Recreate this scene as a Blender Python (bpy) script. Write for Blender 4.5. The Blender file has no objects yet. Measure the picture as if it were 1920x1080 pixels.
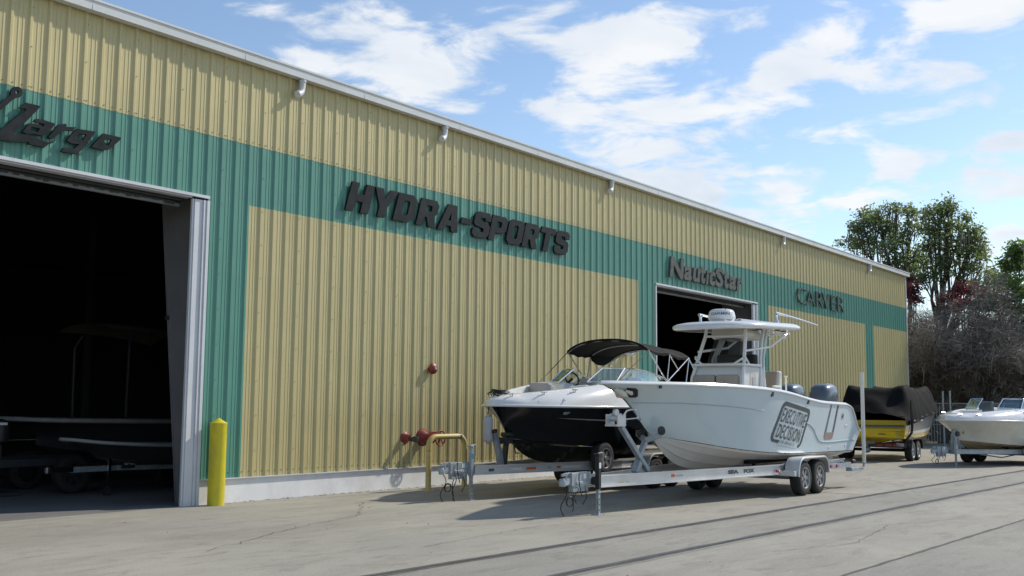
import bpy, bmesh, math, random
import numpy as np
from mathutils import Vector, Matrix
from mathutils.bvhtree import BVHTree
from mathutils.geometry import tessellate_polygon

SC = bpy.context.scene
COL = SC.collection
R = math.radians
PI = math.pi

# ------------------------------------------------------------------ camera
PITCH, ROLL, YAW = R(6.20157), R(0.46382), R(36.74945)
cp, sp, cy, sy = math.cos(PITCH), math.sin(PITCH), math.cos(YAW), math.sin(YAW)
fwd = Vector((cp*cy, cp*sy, sp))
rt0 = Vector((sy, -cy, 0))
up0 = rt0.cross(fwd)
rt = rt0*math.cos(ROLL) + up0*math.sin(ROLL)
up = up0*math.cos(ROLL) - rt0*math.sin(ROLL)
cam_d = bpy.data.cameras.new('camera')
cam = bpy.data.objects.new('camera', cam_d)
COL.objects.link(cam)
cam.matrix_world = Matrix(((rt.x, up.x, -fwd.x, 0), (rt.y, up.y, -fwd.y, 0),
                           (rt.z, up.z, -fwd.z, 1.737), (0, 0, 0, 1)))
cam_d.sensor_width = 36
cam_d.lens = 36*2023.3/1920
cam_d.clip_start = 0.1
cam_d.clip_end = 3000
SC.camera = cam

# ------------------------------------------------------------------ sky and sun
SUN = Vector((0.87, -0.37, 0.77)).normalized()
W = bpy.data.worlds.new('World')
SC.world = W
W.use_nodes = True
wn, wl = W.node_tree.nodes, W.node_tree.links
wn.clear()
def wnode(t, **kw):
    n = wn.new(t)
    for k, v in kw.items(): setattr(n, k, v)
    return n
def wmath(op, a, b=None, c=None, clamp=False):
    n = wnode('ShaderNodeMath', operation=op, use_clamp=clamp)
    for i, v in enumerate((a, b, c)):
        if v is None: continue
        if isinstance(v, (int, float)): n.inputs[i].default_value = v
        else: wl.new(v, n.inputs[i])
    return n.outputs[0]
sky = wnode('ShaderNodeTexSky', sky_type='NISHITA')
sky.sun_disc = False
sky.sun_elevation = math.asin(SUN.z)
sky.sun_rotation = math.atan2(SUN.x, SUN.y)
sky.air_density = 1.0
sky.dust_density = 0.3
sky.ozone_density = 1.6
tc = wnode('ShaderNodeTexCoord')
sep = wnode('ShaderNodeSeparateXYZ')
wl.new(tc.outputs['Generated'], sep.inputs[0])
zc_ = wmath('MAXIMUM', sep.outputs[2], 0.0)
den = wmath('ADD', zc_, 0.16)
comb = wnode('ShaderNodeCombineXYZ')
wl.new(wmath('DIVIDE', sep.outputs[0], den), comb.inputs[0])
wl.new(wmath('DIVIDE', sep.outputs[1], den), comb.inputs[1])
wl.new(wmath('MULTIPLY', zc_, 3.0), comb.inputs[2])
def wnoise(scale, detail, rough, dist, off):
    mp = wnode('ShaderNodeMapping')
    mp.inputs['Location'].default_value = off
    wl.new(comb.outputs[0], mp.inputs[0])
    n = wnode('ShaderNodeTexNoise')
    n.inputs['Scale'].default_value = scale
    n.inputs['Detail'].default_value = detail
    n.inputs['Roughness'].default_value = rough
    n.inputs['Distortion'].default_value = dist
    wl.new(mp.outputs[0], n.inputs['Vector'])
    return n.outputs['Fac']
def pix_dir(x, y):
    return (fwd + rt*((x-960)/2023.3) - up*((y-540)/2023.3)).normalized()
nz = wnoise(4.6, 10, 0.58, 0.35, (3.1, 1.7, 0.4))
nz2 = wnoise(1.5, 6, 0.5, 0.1, (7.3, 4.2, 2.0))
# cumulus masses standing in the sky: azimuth/elevation centres with their angular size
stretch = wnode('ShaderNodeVectorMath', operation='MULTIPLY')
stretch.inputs[1].default_value = (1, 1, 2.0)
wl.new(tc.outputs['Generated'], stretch.inputs[0])
bias = None
for (px, py, rad, amp) in [(700, 125, 165, 1.0), (1190, 95, 150, 1.0), (1290, 190, 110, .8), (1560, 110, 135, .9), (1690, 130, 150, 1.0),
                           (960, 10, 170, .6), (1820, 25, 110, .8), (1520, 345, 100, .9), (1260, 330, 130, .9), (1640, 350, 100, .7), (1330, 265, 80, .7),
                           (1850, 335, 100, .7), (1880, 270, 70, .6), (1400, 210, 70, .6), (860, 205, 50, .6), (1040, 200, 70, .5),
                           (1500, 405, 90, .6), (1860, 460, 90, .7), (480, 15, 60, .5), (590, 100, 60, .6), (1390, 60, 60, .5), (1740, 530, 60, .6)]:
    d = pix_dir(px, py)
    dn = wnode('ShaderNodeVectorMath', operation='DISTANCE')
    wl.new(stretch.outputs[0], dn.inputs[0])
    dn.inputs[1].default_value = (d.x, d.y, d.z*2.0)
    mr = wnode('ShaderNodeMapRange', interpolation_type='SMOOTHSTEP')
    mr.inputs['From Min'].default_value = 0.25*rad/2023
    mr.inputs['From Max'].default_value = 1.55*rad/2023
    mr.inputs['To Min'].default_value = amp
    mr.inputs['To Max'].default_value = 0
    wl.new(dn.outputs['Value'], mr.inputs['Value'])
    bias = mr.outputs[0] if bias is None else wmath('MAXIMUM', bias, mr.outputs[0])
dens = wmath('ADD', wmath('MULTIPLY_ADD', nz, 1.5, -0.25), wmath('MULTIPLY', bias, 0.29))
dens = wmath('ADD', dens, wmath('MULTIPLY', wmath('SUBTRACT', nz2, 0.5), 0.25))
mask = wnode('ShaderNodeMapRange', interpolation_type='SMOOTHSTEP')
mask.inputs['From Min'].default_value = 0.55
mask.inputs['From Max'].default_value = 0.80
wl.new(dens, mask.inputs['Value'])
nz3 = wnoise(2.2, 8, 0.55, 0.3, (3.25, 1.62, 0.1))
shade = wnode('ShaderNodeValToRGB')
shade.color_ramp.elements[0].position = 0.42
shade.color_ramp.elements[0].color = (0.68, 0.69, 0.70, 1)
shade.color_ramp.elements[1].position = 0.74
shade.color_ramp.elements[1].color = (0.48, 0.54, 0.62, 1)
wl.new(nz3, shade.inputs[0])
bg1 = wnode('ShaderNodeBackground')
bg1.inputs['Strength'].default_value = 0.112
wl.new(sky.outputs[0], bg1.inputs[0])
bg2 = wnode('ShaderNodeBackground')
bg2.inputs['Strength'].default_value = 1.0
wl.new(shade.outputs[0], bg2.inputs[0])
mixw = wnode('ShaderNodeMixShader')
wl.new(wmath('MULTIPLY', mask.outputs[0], 0.93), mixw.inputs[0])
wl.new(bg1.outputs[0], mixw.inputs[1])
wl.new(bg2.outputs[0], mixw.inputs[2])
wo = wnode('ShaderNodeOutputWorld')
wl.new(mixw.outputs[0], wo.inputs[0])

sun_d = bpy.data.lights.new('sun', 'SUN')
sun_d.energy = 2.75
sun_d.angle = R(1.4)
sun_d.color = (1.0, 0.93, 0.80)
sun = bpy.data.objects.new('sun', sun_d)
sun.rotation_euler = SUN.to_track_quat('Z', 'Y').to_euler()
sun.location = SUN*60
COL.objects.link(sun)
SC.view_settings.view_transform = 'Standard'
SC.view_settings.look = 'None'
SC.view_settings.exposure = 0.50
SC.view_settings.gamma = 1.0
SC.view_settings.use_curve_mapping = False
SC.render.engine = 'CYCLES'
SC.cycles.max_bounces = 6
SC.cycles.diffuse_bounces = 3
SC.cycles.transparent_max_bounces = 12

# ------------------------------------------------------------------ materials
def mat(name, color, rough=0.6, metal=0.0, var=0.12, scale=4.0, bump=0.0, bscale=60.0, coat=0.0, dirt=None, dirt_amt=0.0, dscale=1.2, stretchz=1.0, streak=None, spec=0.5, objvar=0.0, oil=0.0):
    m = bpy.data.materials.new(name)
    m.use_nodes = True
    nt = m.node_tree; n, l = nt.nodes, nt.links
    b = n['Principled BSDF']
    b.inputs['Roughness'].default_value = rough
    b.inputs['Metallic'].default_value = metal
    b.inputs['Specular IOR Level'].default_value = spec
    b.inputs['Coat Weight'].default_value = coat
    b.inputs['Coat Roughness'].default_value = 0.06
    t = n.new('ShaderNodeTexCoord')
    mp = n.new('ShaderNodeMapping')
    mp.inputs['Scale'].default_value = (1, 1, stretchz)
    l.new(t.outputs['Object'], mp.inputs[0])
    nz = n.new('ShaderNodeTexNoise')
    nz.inputs['Scale'].default_value = scale
    nz.inputs['Detail'].default_value = 6
    nz.inputs['Roughness'].default_value = 0.6
    l.new(mp.outputs[0], nz.inputs['Vector'])
    mr = n.new('ShaderNodeMapRange')
    mr.inputs['From Min'].default_value = 0.3
    mr.inputs['From Max'].default_value = 0.7
    mr.inputs['To Min'].default_value = 1-var
    mr.inputs['To Max'].default_value = 1+var
    l.new(nz.outputs['Fac'], mr.inputs['Value'])
    mx = n.new('ShaderNodeVectorMath'); mx.operation = 'SCALE'
    mx.inputs[0].default_value = color[:3]
    l.new(mr.outputs[0], mx.inputs['Scale'])
    out = mx.outputs[0]
    if dirt is not None:
        n2 = n.new('ShaderNodeTexNoise')
        n2.inputs['Scale'].default_value = dscale
        n2.inputs['Detail'].default_value = 8
        n2.inputs['Roughness'].default_value = 0.65
        mp2 = n.new('ShaderNodeMapping')
        mp2.inputs['Scale'].default_value = streak or (1, 1, 1)
        l.new(t.outputs['Object'], mp2.inputs[0])
        l.new(mp2.outputs[0], n2.inputs['Vector'])
        r2 = n.new('ShaderNodeMapRange')
        r2.inputs['From Min'].default_value = 0.45
        r2.inputs['From Max'].default_value = 0.75
        r2.inputs['To Max'].default_value = dirt_amt
        l.new(n2.outputs['Fac'], r2.inputs['Value'])
        m2 = n.new('ShaderNodeMix'); m2.data_type = 'RGBA'
        l.new(r2.outputs[0], m2.inputs['Factor'])
        l.new(out, m2.inputs['A'])
        m2.inputs['B'].default_value = (*dirt, 1)
        out = m2.outputs['Result']
    if objvar:
        oi = n.new('ShaderNodeObjectInfo'); ov = n.new('ShaderNodeMapRange')
        ov.inputs['To Min'].default_value = 1-objvar; ov.inputs['To Max'].default_value = 1+objvar
        l.new(oi.outputs['Random'], ov.inputs['Value'])
        vs = n.new('ShaderNodeVectorMath'); vs.operation = 'SCALE'
        l.new(out, vs.inputs[0]); l.new(ov.outputs[0], vs.inputs['Scale']); out = vs.outputs[0]
    if oil:
        gm = n.new('ShaderNodeNewGeometry'); n4 = n.new('ShaderNodeTexNoise'); n4.inputs['Scale'].default_value = 0.9; n4.inputs['Detail'].default_value = 2
        l.new(gm.outputs['Position'], n4.inputs['Vector'])
        b4 = n.new('ShaderNodeBump'); b4.inputs['Strength'].default_value = oil; b4.inputs['Distance'].default_value = 0.05
        l.new(n4.outputs['Fac'], b4.inputs['Height']); l.new(b4.outputs[0], b.inputs['Normal'])
    l.new(out, b.inputs['Base Color'])
    # roughness breakup
    rr = n.new('ShaderNodeMapRange')
    rr.inputs['To Min'].default_value = max(0.02, rough*0.8)
    rr.inputs['To Max'].default_value = min(1, rough*1.2)
    l.new(nz.outputs['Fac'], rr.inputs['Value'])
    l.new(rr.outputs[0], b.inputs['Roughness'])
    if bump:
        n3 = n.new('ShaderNodeTexNoise')
        n3.inputs['Scale'].default_value = bscale
        n3.inputs['Detail'].default_value = 4
        l.new(t.outputs['Object'], n3.inputs['Vector'])
        bp = n.new('ShaderNodeBump')
        bp.inputs['Strength'].default_value = bump
        bp.inputs['Distance'].default_value = 0.01
        l.new(n3.outputs['Fac'], bp.inputs['Height'])
        l.new(bp.outputs[0], b.inputs['Normal'])
    return m
def glass_mat(name, tint, refl=0.16):
    m = bpy.data.materials.new(name); m.use_nodes = True
    n, l = m.node_tree.nodes, m.node_tree.links
    n.remove(n['Principled BSDF'])
    tr = n.new('ShaderNodeBsdfTransparent'); tr.inputs[0].default_value = (*tint, 1)
    gl = n.new('ShaderNodeBsdfGlossy'); gl.inputs['Roughness'].default_value = 0.03
    gl.inputs[0].default_value = (.9, .95, .95, 1)
    nz = n.new('ShaderNodeTexNoise'); nz.inputs['Scale'].default_value = 3
    lw = n.new('ShaderNodeLayerWeight'); lw.inputs['Blend'].default_value = 0.35
    ad = n.new('ShaderNodeMath'); ad.operation = 'MULTIPLY_ADD'
    l.new(lw.outputs['Fresnel'], ad.inputs[0]); ad.inputs[1].default_value = 0.22; ad.inputs[2].default_value = refl*0.3
    mx = n.new('ShaderNodeMixShader')
    l.new(ad.outputs[0], mx.inputs[0]); l.new(tr.outputs[0], mx.inputs[1]); l.new(gl.outputs[0], mx.inputs[2])
    l.new(mx.outputs[0], n['Material Output'].inputs[0])
    return m
M = {}
M['tan'] = mat('tan_painted_steel', (0.50, 0.43, 0.215), 0.42, var=0.05, scale=1.2, dirt=(0.445, 0.37, 0.175), dirt_amt=0.30, dscale=1.0, streak=(2.5, 2.5, 0.25), objvar=.035, oil=.35)
M['teal'] = mat('green_painted_steel', (0.090, 0.262, 0.20), 0.42, var=0.06, scale=1.2, dirt=(0.11, 0.28, 0.235), dirt_amt=0.30, dscale=1.0, streak=(2.5, 2.5, 0.25), objvar=.035, oil=.35)
M['trim'] = mat('white_trim', (0.60, 0.61, 0.64), 0.4, var=0.05, scale=2, dirt=(0.42, 0.41, 0.39), dirt_amt=0.35, dscale=1.6, streak=(1, 1, .3))
M['gutter'] = mat('gutter_white', (0.62, 0.63, 0.62), 0.35, var=0.05, scale=1.5, dirt=(0.48, 0.48, 0.45), dirt_amt=0.4, dscale=1.2)
M['curb'] = mat('white_curb_paint', (0.74, 0.745, 0.76), 0.6, var=0.05, scale=3, bump=.25, bscale=40, dirt=(0.40, 0.36, 0.31), dirt_amt=0.30, dscale=2.2)
M['roof'] = mat('roof_metal', (0.5, 0.5, 0.48), 0.4, 0.3, var=0.08)
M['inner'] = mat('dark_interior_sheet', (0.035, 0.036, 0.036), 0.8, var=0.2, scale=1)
M['steel_red'] = mat('primer_steel', (0.12, 0.12, 0.12), 0.6, var=0.15)
M['steel_grey'] = mat('grey_painted_column', (0.18, 0.18, 0.185), 0.55, var=0.1, scale=2, dirt=(.16, .15, .14), dirt_amt=.5)
M['sign'] = mat('dark_sign_foam', (0.014, 0.018, 0.022), 0.7, var=0.35, scale=7, bump=.2, bscale=30, dirt=(0.040, 0.044, 0.048), dirt_amt=.6, dscale=3.5, spec=.15)
M['sign2'] = mat('weathered_grey_sign', (0.10, 0.105, 0.104), 0.7, var=0.35, scale=7, bump=.2, bscale=30, dirt=(0.16, 0.165, 0.155), dirt_amt=.7, dscale=2.2, spec=.15)
M['sign3'] = mat('thin_sign_green_black', (0.040, 0.062, 0.056), 0.7, var=0.3, scale=7)
M['screw'] = mat('screw_head', (0.12, 0.10, 0.06), 0.5, var=.2)
M['yellow'] = mat('bollard_yellow', (0.62, 0.53, 0.025), 0.4, var=0.08, scale=5, dirt=(.36, .30, .06), dirt_amt=.6, dscale=6, streak=(1, 1, .35))
M['yellow_old'] = mat('faded_yellow_pipe', (0.52, 0.40, 0.14), 0.5, var=0.12, scale=5, dirt=(.45, .42, .30), dirt_amt=.7, dscale=2.5)
M['red'] = mat('fire_red', (0.22, 0.024, 0.022), 0.45, var=0.2, scale=9, dirt=(.20, .06, .045), dirt_amt=.6, dscale=4)
M['black'] = mat('black_plastic', (0.014, 0.014, 0.015), 0.5, var=0.25)
M['rubber'] = mat('tyre_rubber', (0.018, 0.018, 0.019), 0.85, var=0.25, scale=8, bump=.3, bscale=80, dirt=(.06, .055, .05), dirt_amt=.4)
M['alu'] = mat('aluminium', (0.66, 0.66, 0.67), 0.40, 0.55, var=0.08, scale=3, dirt=(.42, .42, .43), dirt_amt=.4, dscale=2.5, streak=(.4, 1, 3))
M['galv'] = mat('galvanised_steel', (0.36, 0.40, 0.44), 0.5, 0.55, var=0.2, scale=12, dirt=(.24, .27, .30), dirt_amt=.5, dscale=5)
M['chrome'] = mat('stainless', (0.75, 0.75, 0.76), 0.18, 1.0, var=0.04)
M['gel_white'] = mat('white_gelcoat', (0.74, 0.74, 0.73), 0.16, var=0.02, scale=2, coat=.5, dirt=(.60, .59, .55), dirt_amt=.25, dscale=1.5)
M['gel_ice'] = mat('ice_blue_gelcoat', (0.54, 0.64, 0.70), 0.14, var=0.02, scale=2, coat=.6, dirt=(.46, .57, .60), dirt_amt=.25, dscale=1.2)
M['gel_bottom'] = mat('white_bottom', (0.62, 0.60, 0.58), 0.35, var=0.04, scale=2, dirt=(.50, .46, .42), dirt_amt=.45, dscale=1.8)
M['gel_black'] = mat('black_gelcoat', (0.006, 0.0065, 0.0075), 0.12, var=0.2, coat=.3)
M['gel_yellow'] = mat('yellow_gelcoat', (0.72, 0.50, 0.012), 0.18, var=0.04, coat=.5)
M['gel_grey'] = mat('grey_gelcoat', (0.13, 0.145, 0.16), 0.25, var=0.06, coat=.4)
M['gel_cream'] = mat('cream_gelcoat', (0.62, 0.60, 0.53), 0.25, var=0.04, coat=.3, dirt=(.50, .45, .36), dirt_amt=.5, dscale=1.4)
M['tan_bottom'] = mat('tan_stained_bottom', (0.34, 0.25, 0.15), 0.4, var=0.15, scale=2, dirt=(.22, .14, .07), dirt_amt=.7, dscale=1.5, streak=(.5, 1, 3))
M['canvas'] = mat('black_canvas', (0.009, 0.009, 0.010), 0.85, var=0.2, scale=6, bump=.3, bscale=25, spec=.2)
M['cover'] = mat('charcoal_cover_cloth', (0.0085, 0.0087, 0.0095), 0.9, var=0.2, scale=3, bump=.5, bscale=7, dirt=(.014, .014, .015), dirt_amt=.4, spec=.1)
M['vinyl'] = mat('grey_vinyl', (0.42, 0.41, 0.43), 0.5, var=0.05, bump=.1)
M['vinyl_w'] = mat('white_vinyl', (0.66, 0.65, 0.62), 0.5, var=0.05, bump=.1)
M['vinyl_tan'] = mat('tan_vinyl', (0.36, 0.31, 0.26), 0.5, var=0.06, bump=.1)
M['cowl'] = mat('blue_grey_cowl', (0.065, 0.088, 0.12), 0.3, var=0.08, coat=.4)
M['decal'] = mat('charcoal_decal', (0.07, 0.085, 0.092), 0.5, var=0.08)
M['decal_lt'] = mat('light_grey_decal', (0.42, 0.43, 0.44), 0.45, var=0.08)
M['bronze'] = mat('tan_door_inset', (0.30, 0.24, 0.21), 0.5, var=0.1)
M['door_grey'] = mat('grey_door_line', (0.15, 0.165, 0.175), 0.5, var=.1)
M['rimgrey'] = mat('grey_cast_rim', (0.30, 0.30, 0.31), 0.4, 0.6, var=.12)
M['groove'] = mat('hull_style_line', (0.34, 0.44, 0.48), 0.3, var=0.05)
M['orange'] = mat('orange_sticker', (0.70, 0.13, 0.03), 0.5, var=0.1)
M['redlens'] = mat('red_lens', (0.45, 0.02, 0.03), 0.3, var=0.1)
M['label_w'] = mat('white_label', (0.7, 0.7, 0.68), 0.5, var=0.1)
M['blue'] = mat('blue_sticker', (0.04, 0.20, 0.48), 0.5, var=0.1)
M['pvc'] = mat('white_pvc', (0.68, 0.67, 0.62), 0.4, var=0.04, dirt=(.5, .47, .4), dirt_amt=.3)
M['brass'] = mat('brass_dark', (0.045, 0.05, 0.055), 0.5, .3, var=0.2)
M['bark'] = mat('dark_bark', (0.055, 0.045, 0.036), 0.9, var=0.35, scale=5, bump=.6, bscale=12)
M['twig'] = mat('grey_twig', (0.215, 0.185, 0.158), 0.9, var=0.4, scale=2)
M['moss'] = mat('grey_moss', (0.20, 0.185, 0.15), 0.95, var=0.35, scale=2)
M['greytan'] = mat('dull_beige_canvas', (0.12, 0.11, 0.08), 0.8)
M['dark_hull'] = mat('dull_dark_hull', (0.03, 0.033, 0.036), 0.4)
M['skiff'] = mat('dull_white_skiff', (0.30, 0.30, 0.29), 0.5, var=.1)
M['bumper_red'] = mat('dark_red_post', (0.05, 0.015, 0.013), 0.6, var=.2)
def leaf_mat(name, c, trans):
    m = mat(name, c, 0.6, var=0.45, scale=0.9)
    n, l = m.node_tree.nodes, m.node_tree.links
    b = n['Principled BSDF']
    t = n.new('ShaderNodeBsdfTranslucent'); t.inputs[0].default_value = (*trans, 1)
    mx = n.new('ShaderNodeMixShader'); mx.inputs[0].default_value = 0.5
    l.new(b.outputs[0], mx.inputs[1]); l.new(t.outputs[0], mx.inputs[2])
    l.new(mx.outputs[0], n['Material Output'].inputs[0])
    return m
M['leaf'] = leaf_mat('oak_leaf', (0.12, 0.155, 0.075), (0.28, 0.36, 0.13))
M['leaf2'] = leaf_mat('bright_leaf', (0.11, 0.17, 0.06), (0.25, 0.37, 0.10))
M['leaf_red'] = leaf_mat('red_leaf', (0.13, 0.042, 0.048), (0.20, 0.045, 0.05))
M['glass'] = glass_mat('windshield_glass', (0.62, 0.74, 0.68))
M['glass_dark'] = glass_mat('smoked_acrylic', (0.34, 0.37, 0.39), .12)
M['glass_clear'] = glass_mat('clear_curtain', (0.82, 0.85, 0.86), .12)

# ------------------------------------------------------------------ mesh helpers
ORG = {}
class MB:
    def __init__(s): s.v = []; s.f = []
    def add(s, vs, fs):
        o = len(s.v); s.v += [tuple(v) for v in vs]; s.f += [tuple(i+o for i in f) for f in fs]; return s
    def box(s, a, b):
        x0, y0, z0 = [min(p, q) for p, q in zip(a, b)]; x1, y1, z1 = [max(p, q) for p, q in zip(a, b)]
        return s.add([(x0,y0,z0),(x1,y0,z0),(x1,y1,z0),(x0,y1,z0),(x0,y0,z1),(x1,y0,z1),(x1,y1,z1),(x0,y1,z1)],
                     [(0,3,2,1),(4,5,6,7),(0,1,5,4),(1,2,6,5),(2,3,7,6),(3,0,4,7)])
    def beam(s, p, q, w, h, upv=(0, 0, 1)):
        p, q = Vector(p), Vector(q); d = (q-p).normalized(); u = Vector(upv)
        if abs(d.dot(u)) > .98: u = Vector((1, 0, 0))
        side = d.cross(u).normalized()*w/2; u2 = side.normalized().cross(d).normalized()*h/2
        vs = [p-side-u2, p+side-u2, p+side+u2, p-side+u2, q-side-u2, q+side-u2, q+side+u2, q-side+u2]
        return s.add(vs, [(0,1,2,3),(7,6,5,4),(0,4,5,1),(1,5,6,2),(2,6,7,3),(3,7,4,0)])
    def rings(s, rs, closed=True, caps=(True, True)):
        n = len(rs[0]); o = len(s.v)
        for r in rs: s.v += [tuple(p) for p in r]
        for i in range(len(rs)-1):
            for j in range(n if closed else n-1):
                k = (j+1) % n
                s.f.append((o+i*n+j, o+i*n+k, o+(i+1)*n+k, o+(i+1)*n+j))
        if closed and caps[0]: s.f.append(tuple(o+j for j in reversed(range(n))))
        if closed and caps[1]: s.f.append(tuple(o+(len(rs)-1)*n+j for j in range(n)))
        return s
    def tube(s, pts, r, n=8, caps=(True, True)):
        pts = [Vector(p) for p in pts]; rad = r if isinstance(r, (list, tuple)) else [r]*len(pts)
        rs = []; t0 = (pts[1]-pts[0]).normalized()
        a = t0.orthogonal().normalized()
        for i, p in enumerate(pts):
            if i == 0: t = t0
            elif i == len(pts)-1: t = (pts[i]-pts[i-1]).normalized()
            else: t = ((pts[i]-pts[i-1]).normalized()+(pts[i+1]-pts[i]).normalized()).normalized()
            a = (a - t*a.dot(t)).normalized(); b = t.cross(a)
            rs.append([p+(a*math.cos(2*PI*k/n)+b*math.sin(2*PI*k/n))*rad[i] for k in range(n)])
        return s.rings(rs, True, caps)
    def lathe(s, c, axis, prof, n=24, caps=(True, True)):   # prof: (along, radius)
        c = Vector(c); d = Vector(axis).normalized(); a = d.orthogonal().normalized(); b = d.cross(a)
        rs = [[c+d*h+(a*math.cos(2*PI*k/n)+b*math.sin(2*PI*k/n))*max(r, 1e-4) for k in range(n)] for h, r in prof]
        return s.rings(rs, True, caps)
    def torus(s, c, axis, R0, r, n=28, m=8):
        c = Vector(c); d = Vector(axis).normalized(); a = d.orthogonal().normalized(); b = d.cross(a); o = len(s.v)
        for i in range(n):
            e = a*math.cos(2*PI*i/n)+b*math.sin(2*PI*i/n)
            for j in range(m):
                s.v.append(tuple(c+e*(R0+r*math.cos(2*PI*j/m))+d*(r*math.sin(2*PI*j/m))))
        for i in range(n):
            for j in range(m):
                s.f.append((o+i*m+j, o+((i+1)%n)*m+j, o+((i+1)%n)*m+(j+1)%m, o+i*m+(j+1)%m))
        return s
    def prism(s, poly, d):   # poly: 3D points in order, d: thickness vector
        n = len(poly); d = Vector(d); ps = [Vector(p) for p in poly]
        return s.add(ps+[p+d for p in ps], [tuple(reversed(range(n))), tuple(range(n, 2*n))]+[(i, (i+1)%n, n+(i+1)%n, n+i) for i in range(n)])
    def build(s, name, m, parent=None, smooth=None, bevel=0, mesh_only=False):
        org = ORG.get(parent.name, Vector((0, 0, 0))) if parent else Vector((0, 0, 0))
        me = bpy.data.meshes.new(name)
        me.from_pydata([(v[0]-org[0], v[1]-org[1], v[2]-org[2]) for v in s.v], [], s.f)
        me.materials.append(m)
        if mesh_only: return me
        return link(name, me, parent, smooth, bevel)
def link(name, me, parent=None, smooth=None, bevel=0):
    if smooth:
        bm = bmesh.new(); bm.from_mesh(me); bmesh.ops.recalc_face_normals(bm, faces=bm.faces); bm.to_mesh(me); bm.free()
        for p in me.polygons: p.use_smooth = True
        me.set_sharp_from_angle(angle=R(smooth))
    o = bpy.data.objects.new(name, me); COL.objects.link(o)
    if parent:
        o.parent = parent; ORG[o.name] = ORG.get(parent.name, Vector((0, 0, 0)))
    if bevel:
        b = o.modifiers.new('bevel', 'BEVEL'); b.width = bevel; b.segments = 2; b.limit_method = 'ANGLE'; b.angle_limit = R(40)
    return o
def tag(o, label=None, cat=None, group=None, kind=None):
    if label: o['label'] = label
    if cat: o['category'] = cat
    if group: o['group'] = group
    if kind: o['kind'] = kind
    return o
def thing(name, loc, label, cat, group=None, rz=0, local=False):
    o = bpy.data.objects.new(name, None); COL.objects.link(o)
    o.empty_display_size = 0.2
    o.location = loc; o.rotation_euler = (0, 0, rz)
    ORG[o.name] = Vector((0, 0, 0)) if local else Vector(loc)
    return tag(o, label, cat, group)
def curve2d_mesh(name, outlines, depth, m, bevel=0.0):
    cu = bpy.data.curves.new(name, 'CURVE'); cu.dimensions = '2D'; cu.fill_mode = 'BOTH'; cu.extrude = depth/2; cu.bevel_depth = bevel
    for pts in outlines:
        spl = cu.splines.new('POLY'); spl.points.add(len(pts)-1); spl.use_cyclic_u = True
        for i, p in enumerate(pts): spl.points[i].co = (p[0], p[1], 0, 1)
    ob = bpy.data.objects.new(name, cu); COL.objects.link(ob)
    dg = bpy.context.evaluated_depsgraph_get(); dg.update()
    me = bpy.data.meshes.new_from_object(ob.evaluated_get(dg))
    bpy.data.objects.remove(ob); bpy.data.curves.remove(cu)
    me.name = name; me.materials.clear(); me.materials.append(m)
    return me
def text_mesh(txt, size, offset=0.0, depth=0.0, shear=0.0, sx=1.0, m=None, space=1.0):
    cu = bpy.data.curves.new('lettering', 'FONT'); cu.body = txt; cu.size = size; cu.offset = offset; cu.extrude = depth/2; cu.shear = shear; cu.space_character = space
    cu.resolution_u = 3
    ob = bpy.data.objects.new('lettering', cu); COL.objects.link(ob)
    dg = bpy.context.evaluated_depsgraph_get(); dg.update()
    me = bpy.data.meshes.new_from_object(ob.evaluated_get(dg))
    bpy.data.objects.remove(ob); bpy.data.curves.remove(cu)
    for v in me.vertices: v.co.x *= sx
    me.materials.clear()
    if m: me.materials.append(m)
    return me
def fit_mesh(me, x0, x1, z0, z1, y, ylow=None, slant=0.0):
    """text-plane mesh -> standing on the wall: text x to world X, text y to world Z, thickness to -Y"""
    xs = [v.co.x for v in me.vertices]; ys = [v.co.y for v in me.vertices]; zs = [v.co.z for v in me.vertices]
    ax, bx, ay, by, zm = min(xs), max(xs), min(ys), max(ys), max(zs)
    for v in me.vertices:
        u = (v.co.x-ax)/(bx-ax); w = (v.co.y-ay)/(by-ay)
        v.co = Vector((x0+(x1-x0)*u+slant*(w-.5), y-(v.co.z+zm), z0+(z1-z0)*w))
    return me
def pchip(xs, ys, x):
    n = len(xs)
    h = [xs[i+1]-xs[i] for i in range(n-1)]; d = [(ys[i+1]-ys[i])/h[i] for i in range(n-1)]
    m = [0]*n; m[0] = d[0]; m[-1] = d[-1]
    for i in range(1, n-1):
        if d[i-1]*d[i] > 0:
            w1, w2 = 2*h[i]+h[i-1], h[i]+2*h[i-1]; m[i] = (w1+w2)/(w1/d[i-1]+w2/d[i])
    if x <= xs[0]: return ys[0]
    if x >= xs[-1]: return ys[-1]
    i = max(j for j in range(n-1) if xs[j] <= x); t = (x-xs[i])/h[i]
    return (1+2*t)*(1-t)**2*ys[i]+t*(1-t)**2*h[i]*m[i]+t*t*(3-2*t)*ys[i+1]+t*t*(t-1)*h[i]*m[i+1]

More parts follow.
